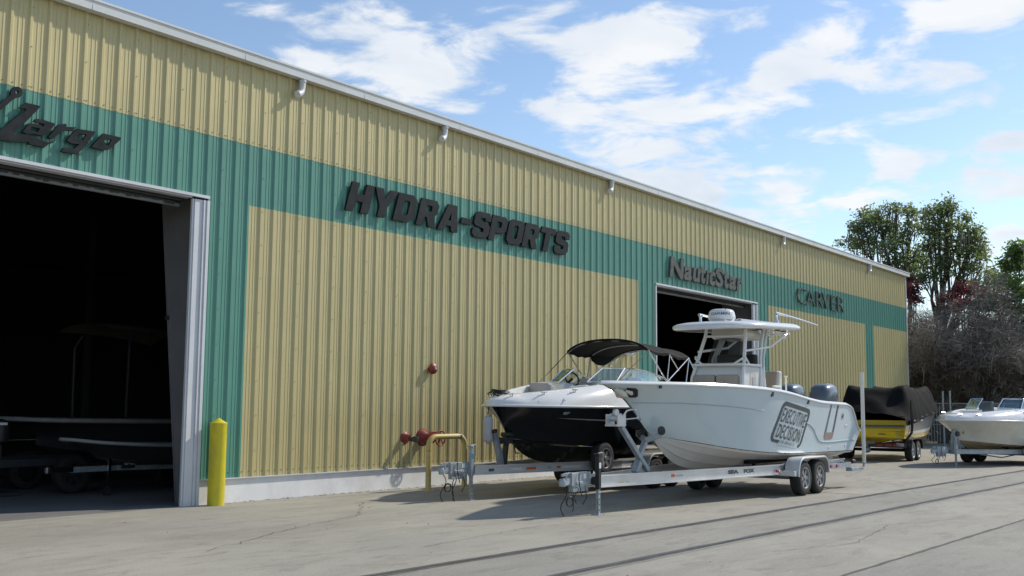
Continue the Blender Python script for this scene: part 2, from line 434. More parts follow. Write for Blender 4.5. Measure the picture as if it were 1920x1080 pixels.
# ------------------------------------------------------------------ ground
def ground_material(name, base, dark, seed, grey=(0.31, 0.294, 0.257)):
    m = bpy.data.materials.new(name); m.use_nodes = True
    n, l = m.node_tree.nodes, m.node_tree.links
    b = n['Principled BSDF']; b.inputs['Roughness'].default_value = 0.88
    t = n.new('ShaderNodeTexCoord')
    def noise(scale, det, rough, sc=(1, 1, 1), dist=0.0):
        mp = n.new('ShaderNodeMapping'); mp.inputs['Scale'].default_value = sc; mp.inputs['Location'].default_value = (seed, seed*1.7, 0)
        l.new(t.outputs['Object'], mp.inputs[0])
        z = n.new('ShaderNodeTexNoise'); z.inputs['Scale'].default_value = scale; z.inputs['Detail'].default_value = det
        z.inputs['Roughness'].default_value = rough; z.inputs['Distortion'].default_value = dist
        l.new(mp.outputs[0], z.inputs['Vector']); return z.outputs['Fac']
    def rng(v, a, bb, c=0.0, d=1.0):
        r = n.new('ShaderNodeMapRange'); r.inputs['From Min'].default_value = a; r.inputs['From Max'].default_value = bb
        r.inputs['To Min'].default_value = c; r.inputs['To Max'].default_value = d; l.new(v, r.inputs['Value']); return r.outputs[0]
    def mix(f, a, c):
        x = n.new('ShaderNodeMix'); x.data_type = 'RGBA'; l.new(f, x.inputs['Factor'])
        if isinstance(a, tuple): x.inputs['A'].default_value = (*a, 1)
        else: l.new(a, x.inputs['A'])
        if isinstance(c, tuple): x.inputs['B'].default_value = (*c, 1)
        else: l.new(c, x.inputs['B'])
        return x.outputs['Result']
    c = mix(rng(noise(0.35, 6, .6), .35, .65), base, grey)
    c = mix(rng(noise(0.9, 9, .72, (.35, 1.2, 1), .8), .46, .70, 0, .8), c, dark)
    c = mix(rng(noise(2.6, 9, .76, (.5, 1.3, 1), .5), .52, .72, 0, .65), c, tuple(x*.62 for x in dark))
    c = mix(rng(noise(5.0, 6, .75), .58, .76, 0, .5), c, tuple(min(1, x*1.25) for x in base))
    sp = rng(noise(38, 5, .8), .3, .7, .78, 1.22)
    vm = n.new('ShaderNodeVectorMath'); vm.operation = 'SCALE'; l.new(c, vm.inputs[0]); l.new(sp, vm.inputs['Scale'])
    l.new(vm.outputs[0], b.inputs['Base Color'])
    bp = n.new('ShaderNodeBump'); bp.inputs['Strength'].default_value = .35; bp.inputs['Distance'].default_value = .01
    l.new(noise(30, 6, .7), bp.inputs['Height']); l.new(bp.outputs[0], b.inputs['Normal'])
    return m
M['conc'] = ground_material('yard_concrete', (0.375, 0.352, 0.297), (0.25, 0.23, 0.19), 0.0)
M['conc2'] = ground_material('track_bed_concrete', (0.325, 0.308, 0.267), (0.22, 0.204, 0.17), 5.3, (0.275, 0.263, 0.234))
M['conc3'] = ground_material('outer_slab_concrete', (0.32, 0.303, 0.262), (0.22, 0.204, 0.172), 9.1, (0.275, 0.263, 0.232))
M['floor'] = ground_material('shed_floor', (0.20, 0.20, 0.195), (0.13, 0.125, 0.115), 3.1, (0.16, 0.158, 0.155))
M['asph'] = mat('joint_filler', (0.11, 0.104, 0.098), 0.9, var=0.35, scale=5, bump=.6, bscale=40, dirt=(.15, .14, .12), dirt_amt=.7, dscale=3)
M['railsteel'] = mat('worn_rail_steel', (0.16, 0.155, 0.165), 0.42, 0.6, var=0.25, scale=2, dirt=(.11, .10, .09), dirt_amt=.6, dscale=.8)
M['weed'] = mat('dry_weed', (0.22, 0.17, 0.10), 0.9, var=.4, scale=3)

def sheet(name, pts, z, m, kind='structure'):
    o = MB().add([(x, y, z) for x, y in pts], [tuple(range(len(pts)))]).build(name, m)
    return tag(o, kind=kind)
sheet('ground', [(-900, -900), (1400, -900), (1400, 1200), (-900, 1200)], -0.012, mat('sandy_ground', (0.24, 0.21, 0.16), .95, var=.25, scale=.2, dirt=(.11, .12, .05), dirt_amt=.8, dscale=.05))
sheet('yard_pavement', [(-60, -45), (58, -45), (58, 15.46), (-60, 15.46)], 0.0, M['conc'])
def la(x): return 7.81-(x-8.17)*0.0355
def lb(x): return 6.37-(x-9.37)*0.0308
def lc(x): return 4.07-(x-11.52)*0.0277
sheet('track_bed', [(-40, lb(-40)-.12), (57.5, lb(57.5)-.12), (57.5, la(57.5)+.12), (-40, la(-40)+.12)], 0.004, M['conc2'])
sheet('outer_pavement', [(-40, -30), (57.5, -30), (57.5, lc(57.5)), (-40, lc(-40))], 0.004, M['conc3'])
random.seed(4)
def strip(name, fn, w, z, m, x0, x1, jag, step=0.5):
    L, Rr = [], []
    x = x0
    while x <= x1:
        y = fn(x); L.append((x, y-w/2-random.uniform(0, jag), z)); Rr.append((x, y+w/2+random.uniform(0, jag), z)); x += step
    b = MB(); n = len(L); b.add(L+Rr, [(i, i+1, n+i+1, n+i) for i in range(n-1)])
    return tag(b.build(name, m), kind='structure')
strip('rail_groove', la, .11, .008, M['asph'], -30, 57, .04)
strip('rail_groove', lb, .10, .008, M['asph'], -30, 57, .04)
strip('slab_joint', lc, .018, .008, M['asph'], -30, 57, .028, .22)
for xj in (-4.5, 31.5):
    tag(MB().box((xj-.009, lc(xj)+.05, .0035), (xj+.009, lb(xj)-.2, .006)).build('slab_joint', M['asph']), kind='structure')
for fn, off in ((la, .0), (lb, .0)):
    b = MB()
    for i in range(60):
        x = -30+i*1.45
        b.beam((x, fn(x)+off, .009), (x+1.45, fn(x+1.45)+off, .009), .058, .016)
    tag(b.build('embedded_rail', M['railsteel']), kind='structure')
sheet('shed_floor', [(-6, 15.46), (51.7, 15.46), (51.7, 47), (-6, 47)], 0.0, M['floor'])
def crack(pts, w, jit=.05, step=.18):
    P = []
    for (xa, ya), (xb, yb) in zip(pts, pts[1:]):
        L_ = math.hypot(xb-xa, yb-ya); n_ = max(2, int(L_/step))
        for i in range(n_): P.append((xa+(xb-xa)*i/n_+random.gauss(0, jit*.5), ya+(yb-ya)*i/n_+random.gauss(0, jit*.5)))
    b = MB(); n_ = len(P); A = []; B = []
    for i, p in enumerate(P):
        q = P[min(i+1, n_-1)]; o_ = P[max(i-1, 0)]; d = Vector((q[0]-o_[0], q[1]-o_[1])).normalized(); ww = w*random.uniform(.35, 1.2)
        A.append((p[0]-d.y*ww/2, p[1]+d.x*ww/2, .0085)); B.append((p[0]+d.y*ww/2, p[1]-d.x*ww/2, .0085))
    b.add(A+B, [(i, n_+i, n_+i+1, i+1) for i in range(n_-1)])
    tag(b.build('pavement_crack', M['asph']), kind='structure')
crack([(8.2, 10.6), (10.5, 11.6), (12.4, 12.2), (14.2, 13.9)], .012)
crack([(10.2, 8.9), (12.8, 9.2), (14.8, 8.6)], .010)
crack([(12.6, 5.4), (14.0, 4.9), (16.5, 5.3), (18.5, 4.6)], .012)
crack([(24.5, 3.4), (25.6, 2.3), (27.5, 1.2)], .014)
crack([(25, 7.6), (27.5, 9.8), (30.5, 10.4)], .014)
for xj in (2.0, 21.9, 36.0):
    tag(MB().box((xj-.006, la(xj)+.2, .0035), (xj+.006, 15.2, .006)).build('slab_joint', M['asph']), kind='structure')
# small dry weeds and grit along the foot of the wall
b = MB(); random.seed(8)
for i in range(420):
    x = random.uniform(12.3, 27.3); y = 15.43-abs(random.gauss(0, .06)); h = random.uniform(.004, .022); a = random.uniform(0, PI)
    dx, dy = math.cos(a)*.014, math.sin(a)*.014
    b.add([(x-dx, y-dy, 0), (x+dx, y+dy, 0), (x+random.uniform(-.02, .02), y+random.uniform(-.02, .01), h)], [(0, 1, 2)])
tag(b.build('wall_foot_weeds', M['weed']), 'thin dry weeds and grit along the foot of the white curb', 'weeds', kind='stuff')
b = MB()
for i in range(70):
    x = random.uniform(9, 32); y = random.uniform(4, 15); s = random.uniform(.004, .012)
    b.lathe((x, y, 0.004), (0, 0, 1), [(0, s), (s*.5, s*.8), (s*.7, .001)], 5)
tag(b.build('pebbles', M['asph']), 'scattered small pebbles and leaf bits on the concrete yard', 'pebbles', kind='stuff')

# ------------------------------------------------------------------ warehouse
WY = 15.44
wh = thing('warehouse', (20, WY, 0), 'long corrugated metal boat shed, tan walls with a green band and open doors', 'building')
RIB0 = 8.04667
PROF = [(-.046, 0), (-.020, .030), (.020, .030), (.046, 0), (.102, 0), (.110, .006), (.122, .006), (.130, 0), (.174, 0), (.182, .006), (.194, .006), (.202, 0)]
PROF = sorted(PROF)
def prof_d(x):
    t = (x-RIB0+.1) % .3048-.1
    ps = PROF+[(PROF[0][0]+.3048, 0)]
    for a, c in zip(ps, ps[1:]):
        if a[0] <= t <= c[0]: return a[1]+(c[1]-a[1])*(t-a[0])/(c[0]-a[0])
    return 0
pcache = {}
def wall_panel(x0, x1, z0, z1, m, dy=0.0):
    ph = round((x0-RIB0) % .3048, 3); key = (ph, round(x1-x0, 3), round(z0, 3), round(z1, 3), m.name)
    if key not in pcache:
        xs = {0.0, x1-x0}
        k = math.floor((x0-RIB0)/.3048)-1
        while RIB0+k*.3048 < x1+.2:
            for px, _ in PROF:
                q = RIB0+k*.3048+px-x0
                if 0 < q < x1-x0: xs.add(q)
            k += 1
        xs = sorted(xs); b = MB()
        lo = [(q, -prof_d(x0+q), z0) for q in xs]; hi = [(q, -prof_d(x0+q), z1) for q in xs]; n = len(xs)
        b.add(lo+hi, [(i, i+1, n+i+1, n+i) for i in range(n-1)])
        # turned edge at the lap side
        b.add([(xs[-1], 0, z0), (xs[-1], .03, z0), (xs[-1], .03, z1), (xs[-1], 0, z1)], [(0, 1, 2, 3)])
        pcache[key] = b.build('wall_panel', m, mesh_only=True)
    o = bpy.data.objects.new('wall_panel', pcache[key]); COL.objects.link(o)
    o.parent = wh; o.location = (x0-20, dy, 0)
    return o
def panels(x0, x1, z0, z1, m, dy=0.0):
    g0 = RIB0-.135
    x = x0
    while x < x1-.01:
        k = math.floor((x-g0+.02)/.9144)+1
        e = min(x1, g0+k*.9144)
        if x1-e < .06: e = x1
        wall_panel(x, e, z0, z1, m, dy); x = e
XL, XR = -6.0, 51.66
ZB, ZP, ZT, ZE = .435, 5.315, 6.46, 7.95
panels(XL, XR, ZT-.03, ZE, M['tan'], -.004)
panels(XL, XR, ZP, ZT, M['teal'])
DOORS = [(3.6, 11.72), (27.66, 34.76)]
for x0, x1, m in [(XL, 2.6, 'tan'), (2.6, 3.6, 'teal'), (11.75, 12.64, 'teal'), (12.64, 26.65, 'tan'), (26.65, 27.64, 'teal'), (34.79, 35.75, 'teal'), (35.75, 45.92, 'tan'), (45.92, 46.95, 'teal'), (46.95, XR, 'tan')]:
    panels(x0, x1, ZB, ZP, M[m])
# screw heads
b = MB(); random.seed(2)
for k in range(int((XL-RIB0)/.3048)+1, int((36-RIB0)/.3048)):
    xr = RIB0+k*.3048
    for dx in (.075, .225):
        for z in (ZT+.03,): b.box((xr+dx-.006, WY-.016, z-.006), (xr+dx+.006, WY-.003, z+.006))
        if not (3.5 < xr < 11.8) and not (27.5 < xr < 34.9): b.box((xr+dx-.006, WY-.012, .52), (xr+dx+.006, WY, .532))
    if k % 3 == 1:
        z = .9
        while z < 7.8:
            if not ((3.5 < xr < 11.8 or 27.5 < xr < 34.9) and z < 5.4): b.box((xr+.012, WY-.043, z-.006), (xr+.024, WY-.037, z+.006))
            z += .62
o = b.build('panel_screws', M['screw'], wh); tag(o, kind='stuff')
# flashing and curb under the sheets
for x0, x1 in ((XL, 3.6), (11.76, 27.64), (34.79, XR)):
    MB().box((x0, WY-.062, ZB-.022), (x1, WY+.02, ZB-.002)).build('base_flashing', M['trim'], wh)
    MB().box((x0, WY-.008, -.05), (x1, WY+.16, ZB-.022)).build('curb_wall', M['curb'], wh, bevel=.008)
# gutter, spouts
b = MB()
gp = [(WY-.045, 7.915), (WY-.20, 7.915), (WY-.205, 8.055), (WY-.225, 8.065), (WY-.225, 8.10), (WY-.19, 8.10), (WY-.185, 8.075), (WY-.02, 8.10)]
b.rings([[(x, y, z) for y, z in gp] for x in (XL-.2, XR+.18)], True)
gut = b.build('gutter', M['gutter'], wh)
b = MB()
for k in range(19):
    x = XL+k*3.05
    b.box((x-.006, WY-.2065, 7.914), (x+.006, WY-.19, 8.05))
tag(b.build('gutter_seams', M['trim'], gut), kind='stuff')
sp0 = None
for x in (13.74, 17.97, 25.07, 37.03, 46.45):
    if sp0 is None:
        b = MB()
        b.tube([(x, WY-.125, 7.92), (x, WY-.125, 7.80), (x-.01, WY-.12, 7.72), (x-.035, WY-.13, 7.665), (x-.075, WY-.14, 7.63), (x-.12, WY-.15, 7.605)], .062, 14)
        b.lathe((x, WY-.125, 7.90), (0, 0, -1), [(0, .075), (.035, .075), (.036, .062)], 14)
        b.tube([(x-.105, WY-.146, 7.613), (x-.15, WY-.156, 7.588)], .070, 14)
        sp0 = b.build('gutter_spout', M['trim'], gut, smooth=40); sx0 = x
    else:
        o = sp0.copy(); COL.objects.link(o); o.parent = gut; o.location = (x-sx0, 0, 0)
MB().box((XR-.01, WY-.055, 0), (XR+.07, WY+.1, 7.93)).build('corner_trim', M['trim'], wh)
# roof, end walls, rear wall
DEEP = 32
b = MB(); b.add([(XL-.2, WY-.02, 8.105), (XR+.2, WY-.02, 8.105), (XR+.2, WY+DEEP/2, 9.75), (XL-.2, WY+DEEP/2, 9.75)], [(0, 1, 2, 3)])
b.add([(XL-.2, WY+DEEP/2, 9.75), (XR+.2, WY+DEEP/2, 9.75), (XR+.2, WY+DEEP, 8.1), (XL-.2, WY+DEEP, 8.1)], [(0, 1, 2, 3)])
b.add([(XL, WY+.05, 8.02), (XR, WY+.05, 8.02), (XR, WY+DEEP/2, 9.6), (XL, WY+DEEP/2, 9.6)], [(3, 2, 1, 0)])
b.build('roof', M['roof'], wh)
for x in (XL, XR):
    b = MB(); y0, y1 = WY+.02, WY+DEEP
    b.prism([(x, y0, 0), (x, y1, 0), (x, y1, 8.0), (x, (y0+y1)/2, 9.65), (x, y0, 8.0)], (.05, 0, 0)); b.build('end_wall', M['tan'], wh)
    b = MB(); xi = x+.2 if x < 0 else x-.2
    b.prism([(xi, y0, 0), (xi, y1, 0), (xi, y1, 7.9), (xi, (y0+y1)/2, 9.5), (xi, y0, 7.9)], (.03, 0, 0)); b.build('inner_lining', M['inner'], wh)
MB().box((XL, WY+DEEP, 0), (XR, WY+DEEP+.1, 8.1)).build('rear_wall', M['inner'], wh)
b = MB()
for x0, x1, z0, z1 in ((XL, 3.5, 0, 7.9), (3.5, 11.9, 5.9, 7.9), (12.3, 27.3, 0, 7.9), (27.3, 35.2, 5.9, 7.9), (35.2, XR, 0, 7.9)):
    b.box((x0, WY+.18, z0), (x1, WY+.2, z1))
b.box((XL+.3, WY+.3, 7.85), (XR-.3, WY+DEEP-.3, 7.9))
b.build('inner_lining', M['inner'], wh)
# door surrounds
for x0, x1 in DOORS:
    df = MB().box((x0-.0, WY-.055, 5.285), (x1+.03, WY+.0, 5.335)).build('door_frame', M['trim'], wh)
    b = MB()
    b.box((x1-.02, WY-.055, 0), (x1+.035, WY+.02, 5.25)); b.box((x1-.06, WY-.03, 0), (x1-.022, WY+.02, 5.25)); b.box((x1-.085, WY-.045, 0), (x1-.062, WY+.02, 5.25))
    b.box((x1-.25, WY-.015, 0), (x1-.087, WY+.03, 5.25)); b.box((x1-.29, WY+.005, 0), (x1-.252, WY+.05, 5.25))
    b.build('door_jamb', M['trim'], df)
    b = MB(); b.box((x0-.035, WY-.055, 0), (x0+.02, WY+.2, 5.25)); b.box((x0+.022, WY-.03, 0), (x0+.06, WY+.2, 5.25)); b.build('door_jamb', M['trim'], df)
    MB().box((x0+.06, WY+.002, 5.262), (x1-.30, WY+.17, 5.284)).build('door_header', M['trim'], df)
    # raised overhead curtain hanging behind the header and its ragged seal
    b = MB()
    for k in range(4): b.box((x0+.1, WY+.30+.012*(k%2), 5.13+.17*k), (x1-.34, WY+.36+.012*(k%2), 5.295+.17*k))
    b.build('overhead_door', M['steel_grey'], wh)
    b = MB(); random.seed(3); x = x0+.1
    while x < x1-.36:
        w = random.uniform(.03, .12); h = random.uniform(.01, .055)*(1 if x > x0+(x1-x0)*.5 else .4)
        b.box((x, WY+.285, 5.20-h), (x+w, WY+.292, 5.23)); x += w
    b.box((x0+.08, WY+.20, 5.215), (x1-.32, WY+.298, 5.3))
    tag(b.build('door_seal', M['black'], wh), kind='stuff')
    # tapered frame column beside the opening, knee wider at the top
    b = MB()
    c = x1+.02
    b.prism([(c, WY+.22, 0), (c, WY+.52, 0), (c, WY+1.28, 5.5), (c, WY+1.28, 7.6), (c, WY+.22, 7.6)], (.02, 0, 0))
    b.prism([(c-.03, WY+.52, 0), (c+.11, WY+.52, 0), (c+.11, WY+1.28, 5.5), (c-.03, WY+1.28, 5.5)], (0, .02, 0))
    b.box((c-.03, WY+.205, 0), (c+.11, WY+.222, 7.6))
    b.build('frame_column', M['steel_grey'], wh)
    b = MB(); b.box((c-.05, WY+.95, 3.2), (c+.0, WY+1.02, 3.28)); b.build('column_bracket', M['brass'], wh)
for x in (-2, 4.8, 12.2, 19.5, 27, 35, 42.5):
    b = MB(); b.box((x-.12, WY+16, 0), (x+.12, WY+16.25, 7.85)); b.build('frame_column', M['inner'], wh)

# ------------------------------------------------------------------ wall signs
def letters_sign(label, x0, loc_z, items, mtl, depth, standoff):
    t = thing('wall_sign', (x0, WY, loc_z), label, 'sign', 'dark letter signs on the green band')
    for me in items:
        for v in me.vertices: v.co = v.co-Vector((x0, WY, loc_z))
        link('letter', me, t)
    return t
YS = WY-.05
G = {  # block glyphs with chamfered corners: (outlines), unit height 1
 'H': [[(0,0),(.26,0),(.26,.37),(.52,.37),(.52,0),(.80,0),(.80,1),(.52,1),(.52,.62),(.26,.62),(.26,1),(0,1)]],
 'Y': [[(.26,0),(.54,0),(.54,.36),(.84,1),(.54,1),(.40,.62),(.26,1),(-.04,1),(.26,.36)]],
 'D': [[(0,0),(.56,0),(.72,.12),(.76,.22),(.76,.78),(.72,.88),(.56,1),(0,1)], [(.27,.24),(.27,.76),(.46,.76),(.50,.70),(.50,.30),(.46,.24)]],
 'R': [[(0,0),(.27,0),(.27,.34),(.36,.34),(.50,0),(.80,0),(.63,.39),(.74,.50),(.76,.60),(.76,.84),(.62,1),(0,1)], [(.27,.56),(.27,.78),(.46,.78),(.50,.74),(.50,.60),(.46,.56)]],
 'A': [[(-.02,0),(.25,0),(.30,.20),(.52,.20),(.57,0),(.84,0),(.60,1),(.22,1)], [(.35,.40),(.41,.72),(.47,.40)]],
 '-': [[(0,.40),(.46,.40),(.46,.62),(0,.62)]],
 'S': [[(.12,0),(.62,0),(.76,.14),(.76,.46),(.66,.58),(.27,.64),(.27,.78),(.49,.78),(.49,.68),(.75,.68),(.75,.86),(.62,1),(.14,1),(0,.86),(0,.54),(.10,.44),(.49,.37),(.49,.22),(.26,.22),(.26,.33),(0,.33),(0,.14)]],
 'P': [[(0,0),(.27,0),(.27,.32),(.62,.32),(.76,.46),(.76,.86),(.62,1),(0,1)], [(.27,.54),(.27,.78),(.46,.78),(.50,.74),(.50,.58),(.46,.54)]],
 'O': [[(.15,0),(.62,0),(.77,.15),(.77,.85),(.62,1),(.15,1),(0,.85),(0,.15)], [(.27,.28),(.27,.72),(.33,.78),(.44,.78),(.50,.72),(.50,.28),(.44,.22),(.33,.22)]],
 'T': [[(.26,0),(.53,0),(.53,.76),(.80,.76),(.80,1),(0,1),(0,.76),(.26,.76)]],
}
items = []
for ch, x in zip('HYDRA-SPORTS', (14.98, 15.68, 16.36, 17.08, 17.80, 18.52, 18.97, 19.60, 20.27, 20.92, 21.60, 22.28)):
    h = .61; z0 = 5.58+.0*x; sl = .20
    outs = [[(x+px*.80+sl*(py-.0)*.95, z0+py*h) for px, py in o] for o in G[ch]]
    me = curve2d_mesh('letter', outs, .05, M['sign'])
    for v in me.vertices: v.co = Vector((v.co.x, YS-.025-v.co.z, v.co.y))
    items.append(me)
letters_sign('HYDRA-SPORTS in slanted black block capitals on the green band', 18.9, 5.6, items, None, 0, 0)
POLY = {
'L': [[(7.75, 5.50), (7.98, 5.75), (8.22, 6.01), (8.31, 6.08), (8.3, 6.11), (8.19, 6.09), (8.3, 6.2), (8.51, 6.2), (8.53, 6.19), (8.37, 5.98), (8.14, 5.69), (8.15, 5.67), (8.27, 5.71), (8.38, 5.71), (8.57, 5.68), (8.68, 5.67), (8.75, 5.7), (8.78, 5.69), (8.68, 5.63), (8.63, 5.58), (8.39, 5.58), (8.38, 5.61), (8.1, 5.56), (7.95, 5.555), (7.80, 5.47)]],
'swash': [[(8.24, 6.34), (8.23, 6.3), (8.2, 6.26), (8.14, 6.235), (8.07, 6.17), (7.96, 6.04), (7.80, 5.88), (7.72, 5.86), (7.95, 6.15), (8.06, 6.26), (8.055, 6.30), (8.07, 6.35), (8.1, 6.39), (8.15, 6.41), (8.19, 6.41), (8.22, 6.38)], [(8.18, 6.33), (8.17, 6.31), (8.15, 6.3), (8.13, 6.3), (8.12, 6.32), (8.13, 6.34), (8.15, 6.35), (8.17, 6.35)]],
'a': [[(8.27, 5.74), (8.37, 5.9), (8.5, 5.91), (8.59, 5.89), (8.61, 5.94), (8.44, 5.94), (8.47, 5.99), (8.58, 6.0), (8.77, 5.98), (8.77, 5.96), (8.67, 5.8), (8.59, 5.75), (8.49, 5.75), (8.44, 5.75), (8.34, 5.73)], [(8.38, 5.79), (8.41, 5.85), (8.54, 5.855), (8.51, 5.79)]],
'r': [[(8.68, 5.75), (8.84, 5.98), (8.96, 6.02), (8.97, 5.97), (9.12, 6.0), (9.08, 5.93), (8.94, 5.91), (8.9, 5.89), (8.77, 5.75), (8.72, 5.73)]],
'g': [[(8.98, 5.76), (9.14, 5.98), (9.46, 6.0), (9.45, 5.97), (9.28, 5.7), (9.17, 5.58), (8.9, 5.57), (8.95, 5.64), (9.11, 5.65), (9.2, 5.74), (9.06, 5.73)], [(9.13, 5.82), (9.19, 5.91), (9.31, 5.92), (9.26, 5.82)]],
'o': [[(9.4, 5.74), (9.6, 6.0), (9.92, 6.0), (9.91, 5.96), (9.72, 5.76), (9.63, 5.73)], [(9.59, 5.83), (9.64, 5.91), (9.76, 5.93), (9.7, 5.82)]]}
items = []
for k, outs in POLY.items():
    me = curve2d_mesh('letter', outs, .05, M['sign'])
    for v in me.vertices: v.co = Vector((v.co.x, YS-.03-v.co.z, v.co.y))
    items.append(me)
letters_sign('slanted black script sign ending in Largo with a ringed swash above the big door', 8.8, 5.6, items, None, 0, 0)
def font_sign(label, chars, z0, h, mtl, off, depth, slant):
    items = []
    for ch, xa, xb, lo, hi in chars:
        me = text_mesh(ch, 1.0, off, depth, 0, 1, mtl)
        fit_mesh(me, xa, xb, z0+lo*h, z0+hi*h, YS, slant=slant); items.append(me)
    return letters_sign(label, (chars[0][1]+chars[-1][2])/2, z0, items, None, 0, 0)
font_sign('NauticStar in grey bold letters above the middle door', [('N', 28.45, 29.27, 0, 1), ('a', 29.32, 29.82, 0, .70), ('u', 29.90, 30.36, 0, .70), ('t', 30.40, 30.74, 0, .92), ('i', 30.80, 30.96, 0, .72), ('c', 31.02, 31.42, 0, .70), ('S', 31.46, 32.02, 0, 1), ('t', 32.06, 32.42, 0, .92), ('a', 32.46, 32.98, 0, .70), ('r', 33.06, 33.46, 0, .70)], 5.58, .64, M['sign2'], .035, .06, .10)
font_sign('CARVER in thin dark capitals on the green band', [('C', 38.25, 39.15, 0, 1), ('A', 39.15, 40.0, 0, 1), ('R', 40.15, 40.85, 0, 1), ('V', 40.8, 41.6, 0, 1), ('E', 41.75, 42.3, 0, 1), ('R', 42.45, 43.2, 0, 1)], 5.60, .60, M['sign3'], -.018, .05, .0)

# ------------------------------------------------------------------ boats: lofted hulls
# every boat is described in its own frame: s aft of the bow tip, b half breadth (near side = -Y), z height
class Frame:
    def __init__(s, x, y, rz=0, flip=False): s.x, s.y, s.rz, s.flip = x, y, rz, flip
    def __call__(s, a, b, z):
        if s.flip: a, b = -a, -b
        c, d = math.cos(s.rz), math.sin(s.rz)
        return (s.x+a*c-b*d, s.y+a*d+b*c, z)
class Hull:
    def __init__(h, S, C, K, flare=.15, stem=(.35, 1.2), N=44, U=10):
        h.S, h.C, h.K, h.flare, h.stem, h.N, h.U = S, C, K, flare, stem, N, U
    def ev(h, cv, x): 
        xs = [p[0] for p in cv]
        return [pchip(xs, [p[i] for p in cv], x) for i in range(1, len(cv[0]))]
    def gx(h, cv, t): 
        a, e = cv[0][0], cv[-1][0]
        return a+(e-a)*t
    def ts(h): return [(i/h.N)**1.5 if i < h.N*.8 else None for i in range(h.N+1)]
    def tlist(h):
        return [(.6*(1-math.cos(PI*i/h.N))/2*1.0+.4*(i/h.N)**1.4) for i in range(h.N+1)]
    def sheer(h, t): x = h.gx(h.S, t); b, z = h.ev(h.S, x); return x, b, z
    def chine(h, t): x = h.gx(h.C, t); b, z = h.ev(h.C, x); return x, b, z
    def keel(h, t): x = h.gx(h.K, t); z, = h.ev(h.K, x); return x, 0.0, z
    def side(h, t, u):
        a, c = h.chine(t), h.sheer(t)
        p = [a[i]*(1-u)+c[i]*u for i in range(3)]
        w = math.exp(-t*4.5)
        p[1] = max(0.0, p[1]-h.flare*math.sin(PI*u)*w*min(1, t*14))
        p[0] += h.stem[0]*math.sin(PI*u**h.stem[1])*math.exp(-t*9)
        return p
    def topside(h, F, u0=0.0, u1=1.0, t0=0.0, t1=1.0, U=None, out=0.0):
        U = U or h.U; ts = [t for t in h.tlist()]
        ts = sorted({t0, t1} | {t for t in ts if t0 < t < t1}); mb = MB()
        for sg in (-1, 1):
            rows = []
            for t in ts:
                row = []
                for j in range(U+1):
                    s_, b_, z_ = h.side(t, u0+(u1-u0)*j/U)
                    row.append(F(s_, sg*(b_+out), z_))
                rows.append(row)
            if sg > 0: rows = [list(reversed(r)) for r in rows]
            mb.rings(rows, False)
        return mb
    def bottom(h, F, strakes=2):
        ts = h.tlist(); mb = MB()
        for sg in (-1, 1):
            rows = []
            for t in ts:
                k, c = h.keel(t), h.chine(t); row = []
                prof = [(0, 0), (.30, .0), (.31, -.034), (.37, -.022), (.63, .0), (.64, -.034), (.70, -.022), (.92, 0), (.93, -.03), (1, -.012)]
                for v, dz in prof:
                    p = [k[i]*(1-v)+c[i]*v for i in range(3)]
                    q = min(1, t*10)
                    row.append(F(p[0], sg*p[1], p[2]+dz*q+.03*math.sin(PI*v)*q*(1-t)))
                rows.append(row)
            if sg < 0: rows = [list(reversed(r)) for r in rows]
            mb.rings(rows, False)
        return mb
    def transom(h, F):
        k, c = h.keel(1), h.chine(1); pts = [F(k[0], 0, k[2])]
        sd = [h.side(1, j/6) for j in range(7)]
        near = [F(p[0], -p[1], p[2]) for p in sd]; far = [F(p[0], p[1], p[2]) for p in sd]
        mb = MB()
        o = MB()
        allp = [pts[0]]+near+list(reversed(far))
        mb.add(allp, [tuple(range(len(allp)))])
        return mb
    def rubrail(h, F, r=.022, dz=0, out=.01, t1=1.0):
        ts = [t for t in h.tlist() if t <= t1]; mb = MB()
        near = []; far = []
        for t in ts:
            s_, b_, z_ = h.sheer(t); near.append(F(s_-.005, -(b_+out), z_+dz)); far.append(F(s_-.005, b_+out, z_+dz))
        mb.tube(list(reversed(near))+far[1:], r, 8)
        return mb
def ground_hull_bvh(objs):
    vs, fs = [], []
    for o in objs:
        off = len(vs); mw = ORG[o.name]
        vs += [Vector(v.co)+mw for v in o.data.vertices]; fs += [tuple(i+off for i in p.vertices) for p in o.data.polygons]
    return BVHTree.FromPolygons(vs, fs)
def project(me, bvh, m, name, parent, gap=.004, thick=0.0):
    """lay a flat X-Z outline mesh onto the hull side, seen from -Y"""
    bm = bmesh.new(); bm.from_mesh(me)
    bmesh.ops.triangulate(bm, faces=bm.faces)
    for _ in range(3):
        long = [e for e in bm.edges if e.calc_length() > .10]
        if long: bmesh.ops.subdivide_edges(bm, edges=long, cuts=1); bmesh.ops.triangulate(bm, faces=bm.faces)
    for v in bm.verts:
        hit = bvh.ray_cast(Vector((v.co.x, v.co.y-5, v.co.z)), Vector((0, 1, 0)))
        if hit[0] is not None: v.co.y = hit[0].y-gap
    org = ORG[parent.name]
    for v in bm.verts: v.co -= org
    bm.normal_update(); bm.to_mesh(me); bm.free()
    me.materials.clear(); me.materials.append(m); me.name = name
    o = bpy.data.objects.new(name, me); COL.objects.link(o); o.parent = parent; ORG[o.name] = org
    return o
def flat_poly(outs, y): 
    me = curve2d_mesh('decal', outs, 0, M['decal'])
    for v in me.vertices: v.co = Vector((v.co.x, y, v.co.y))
    return me
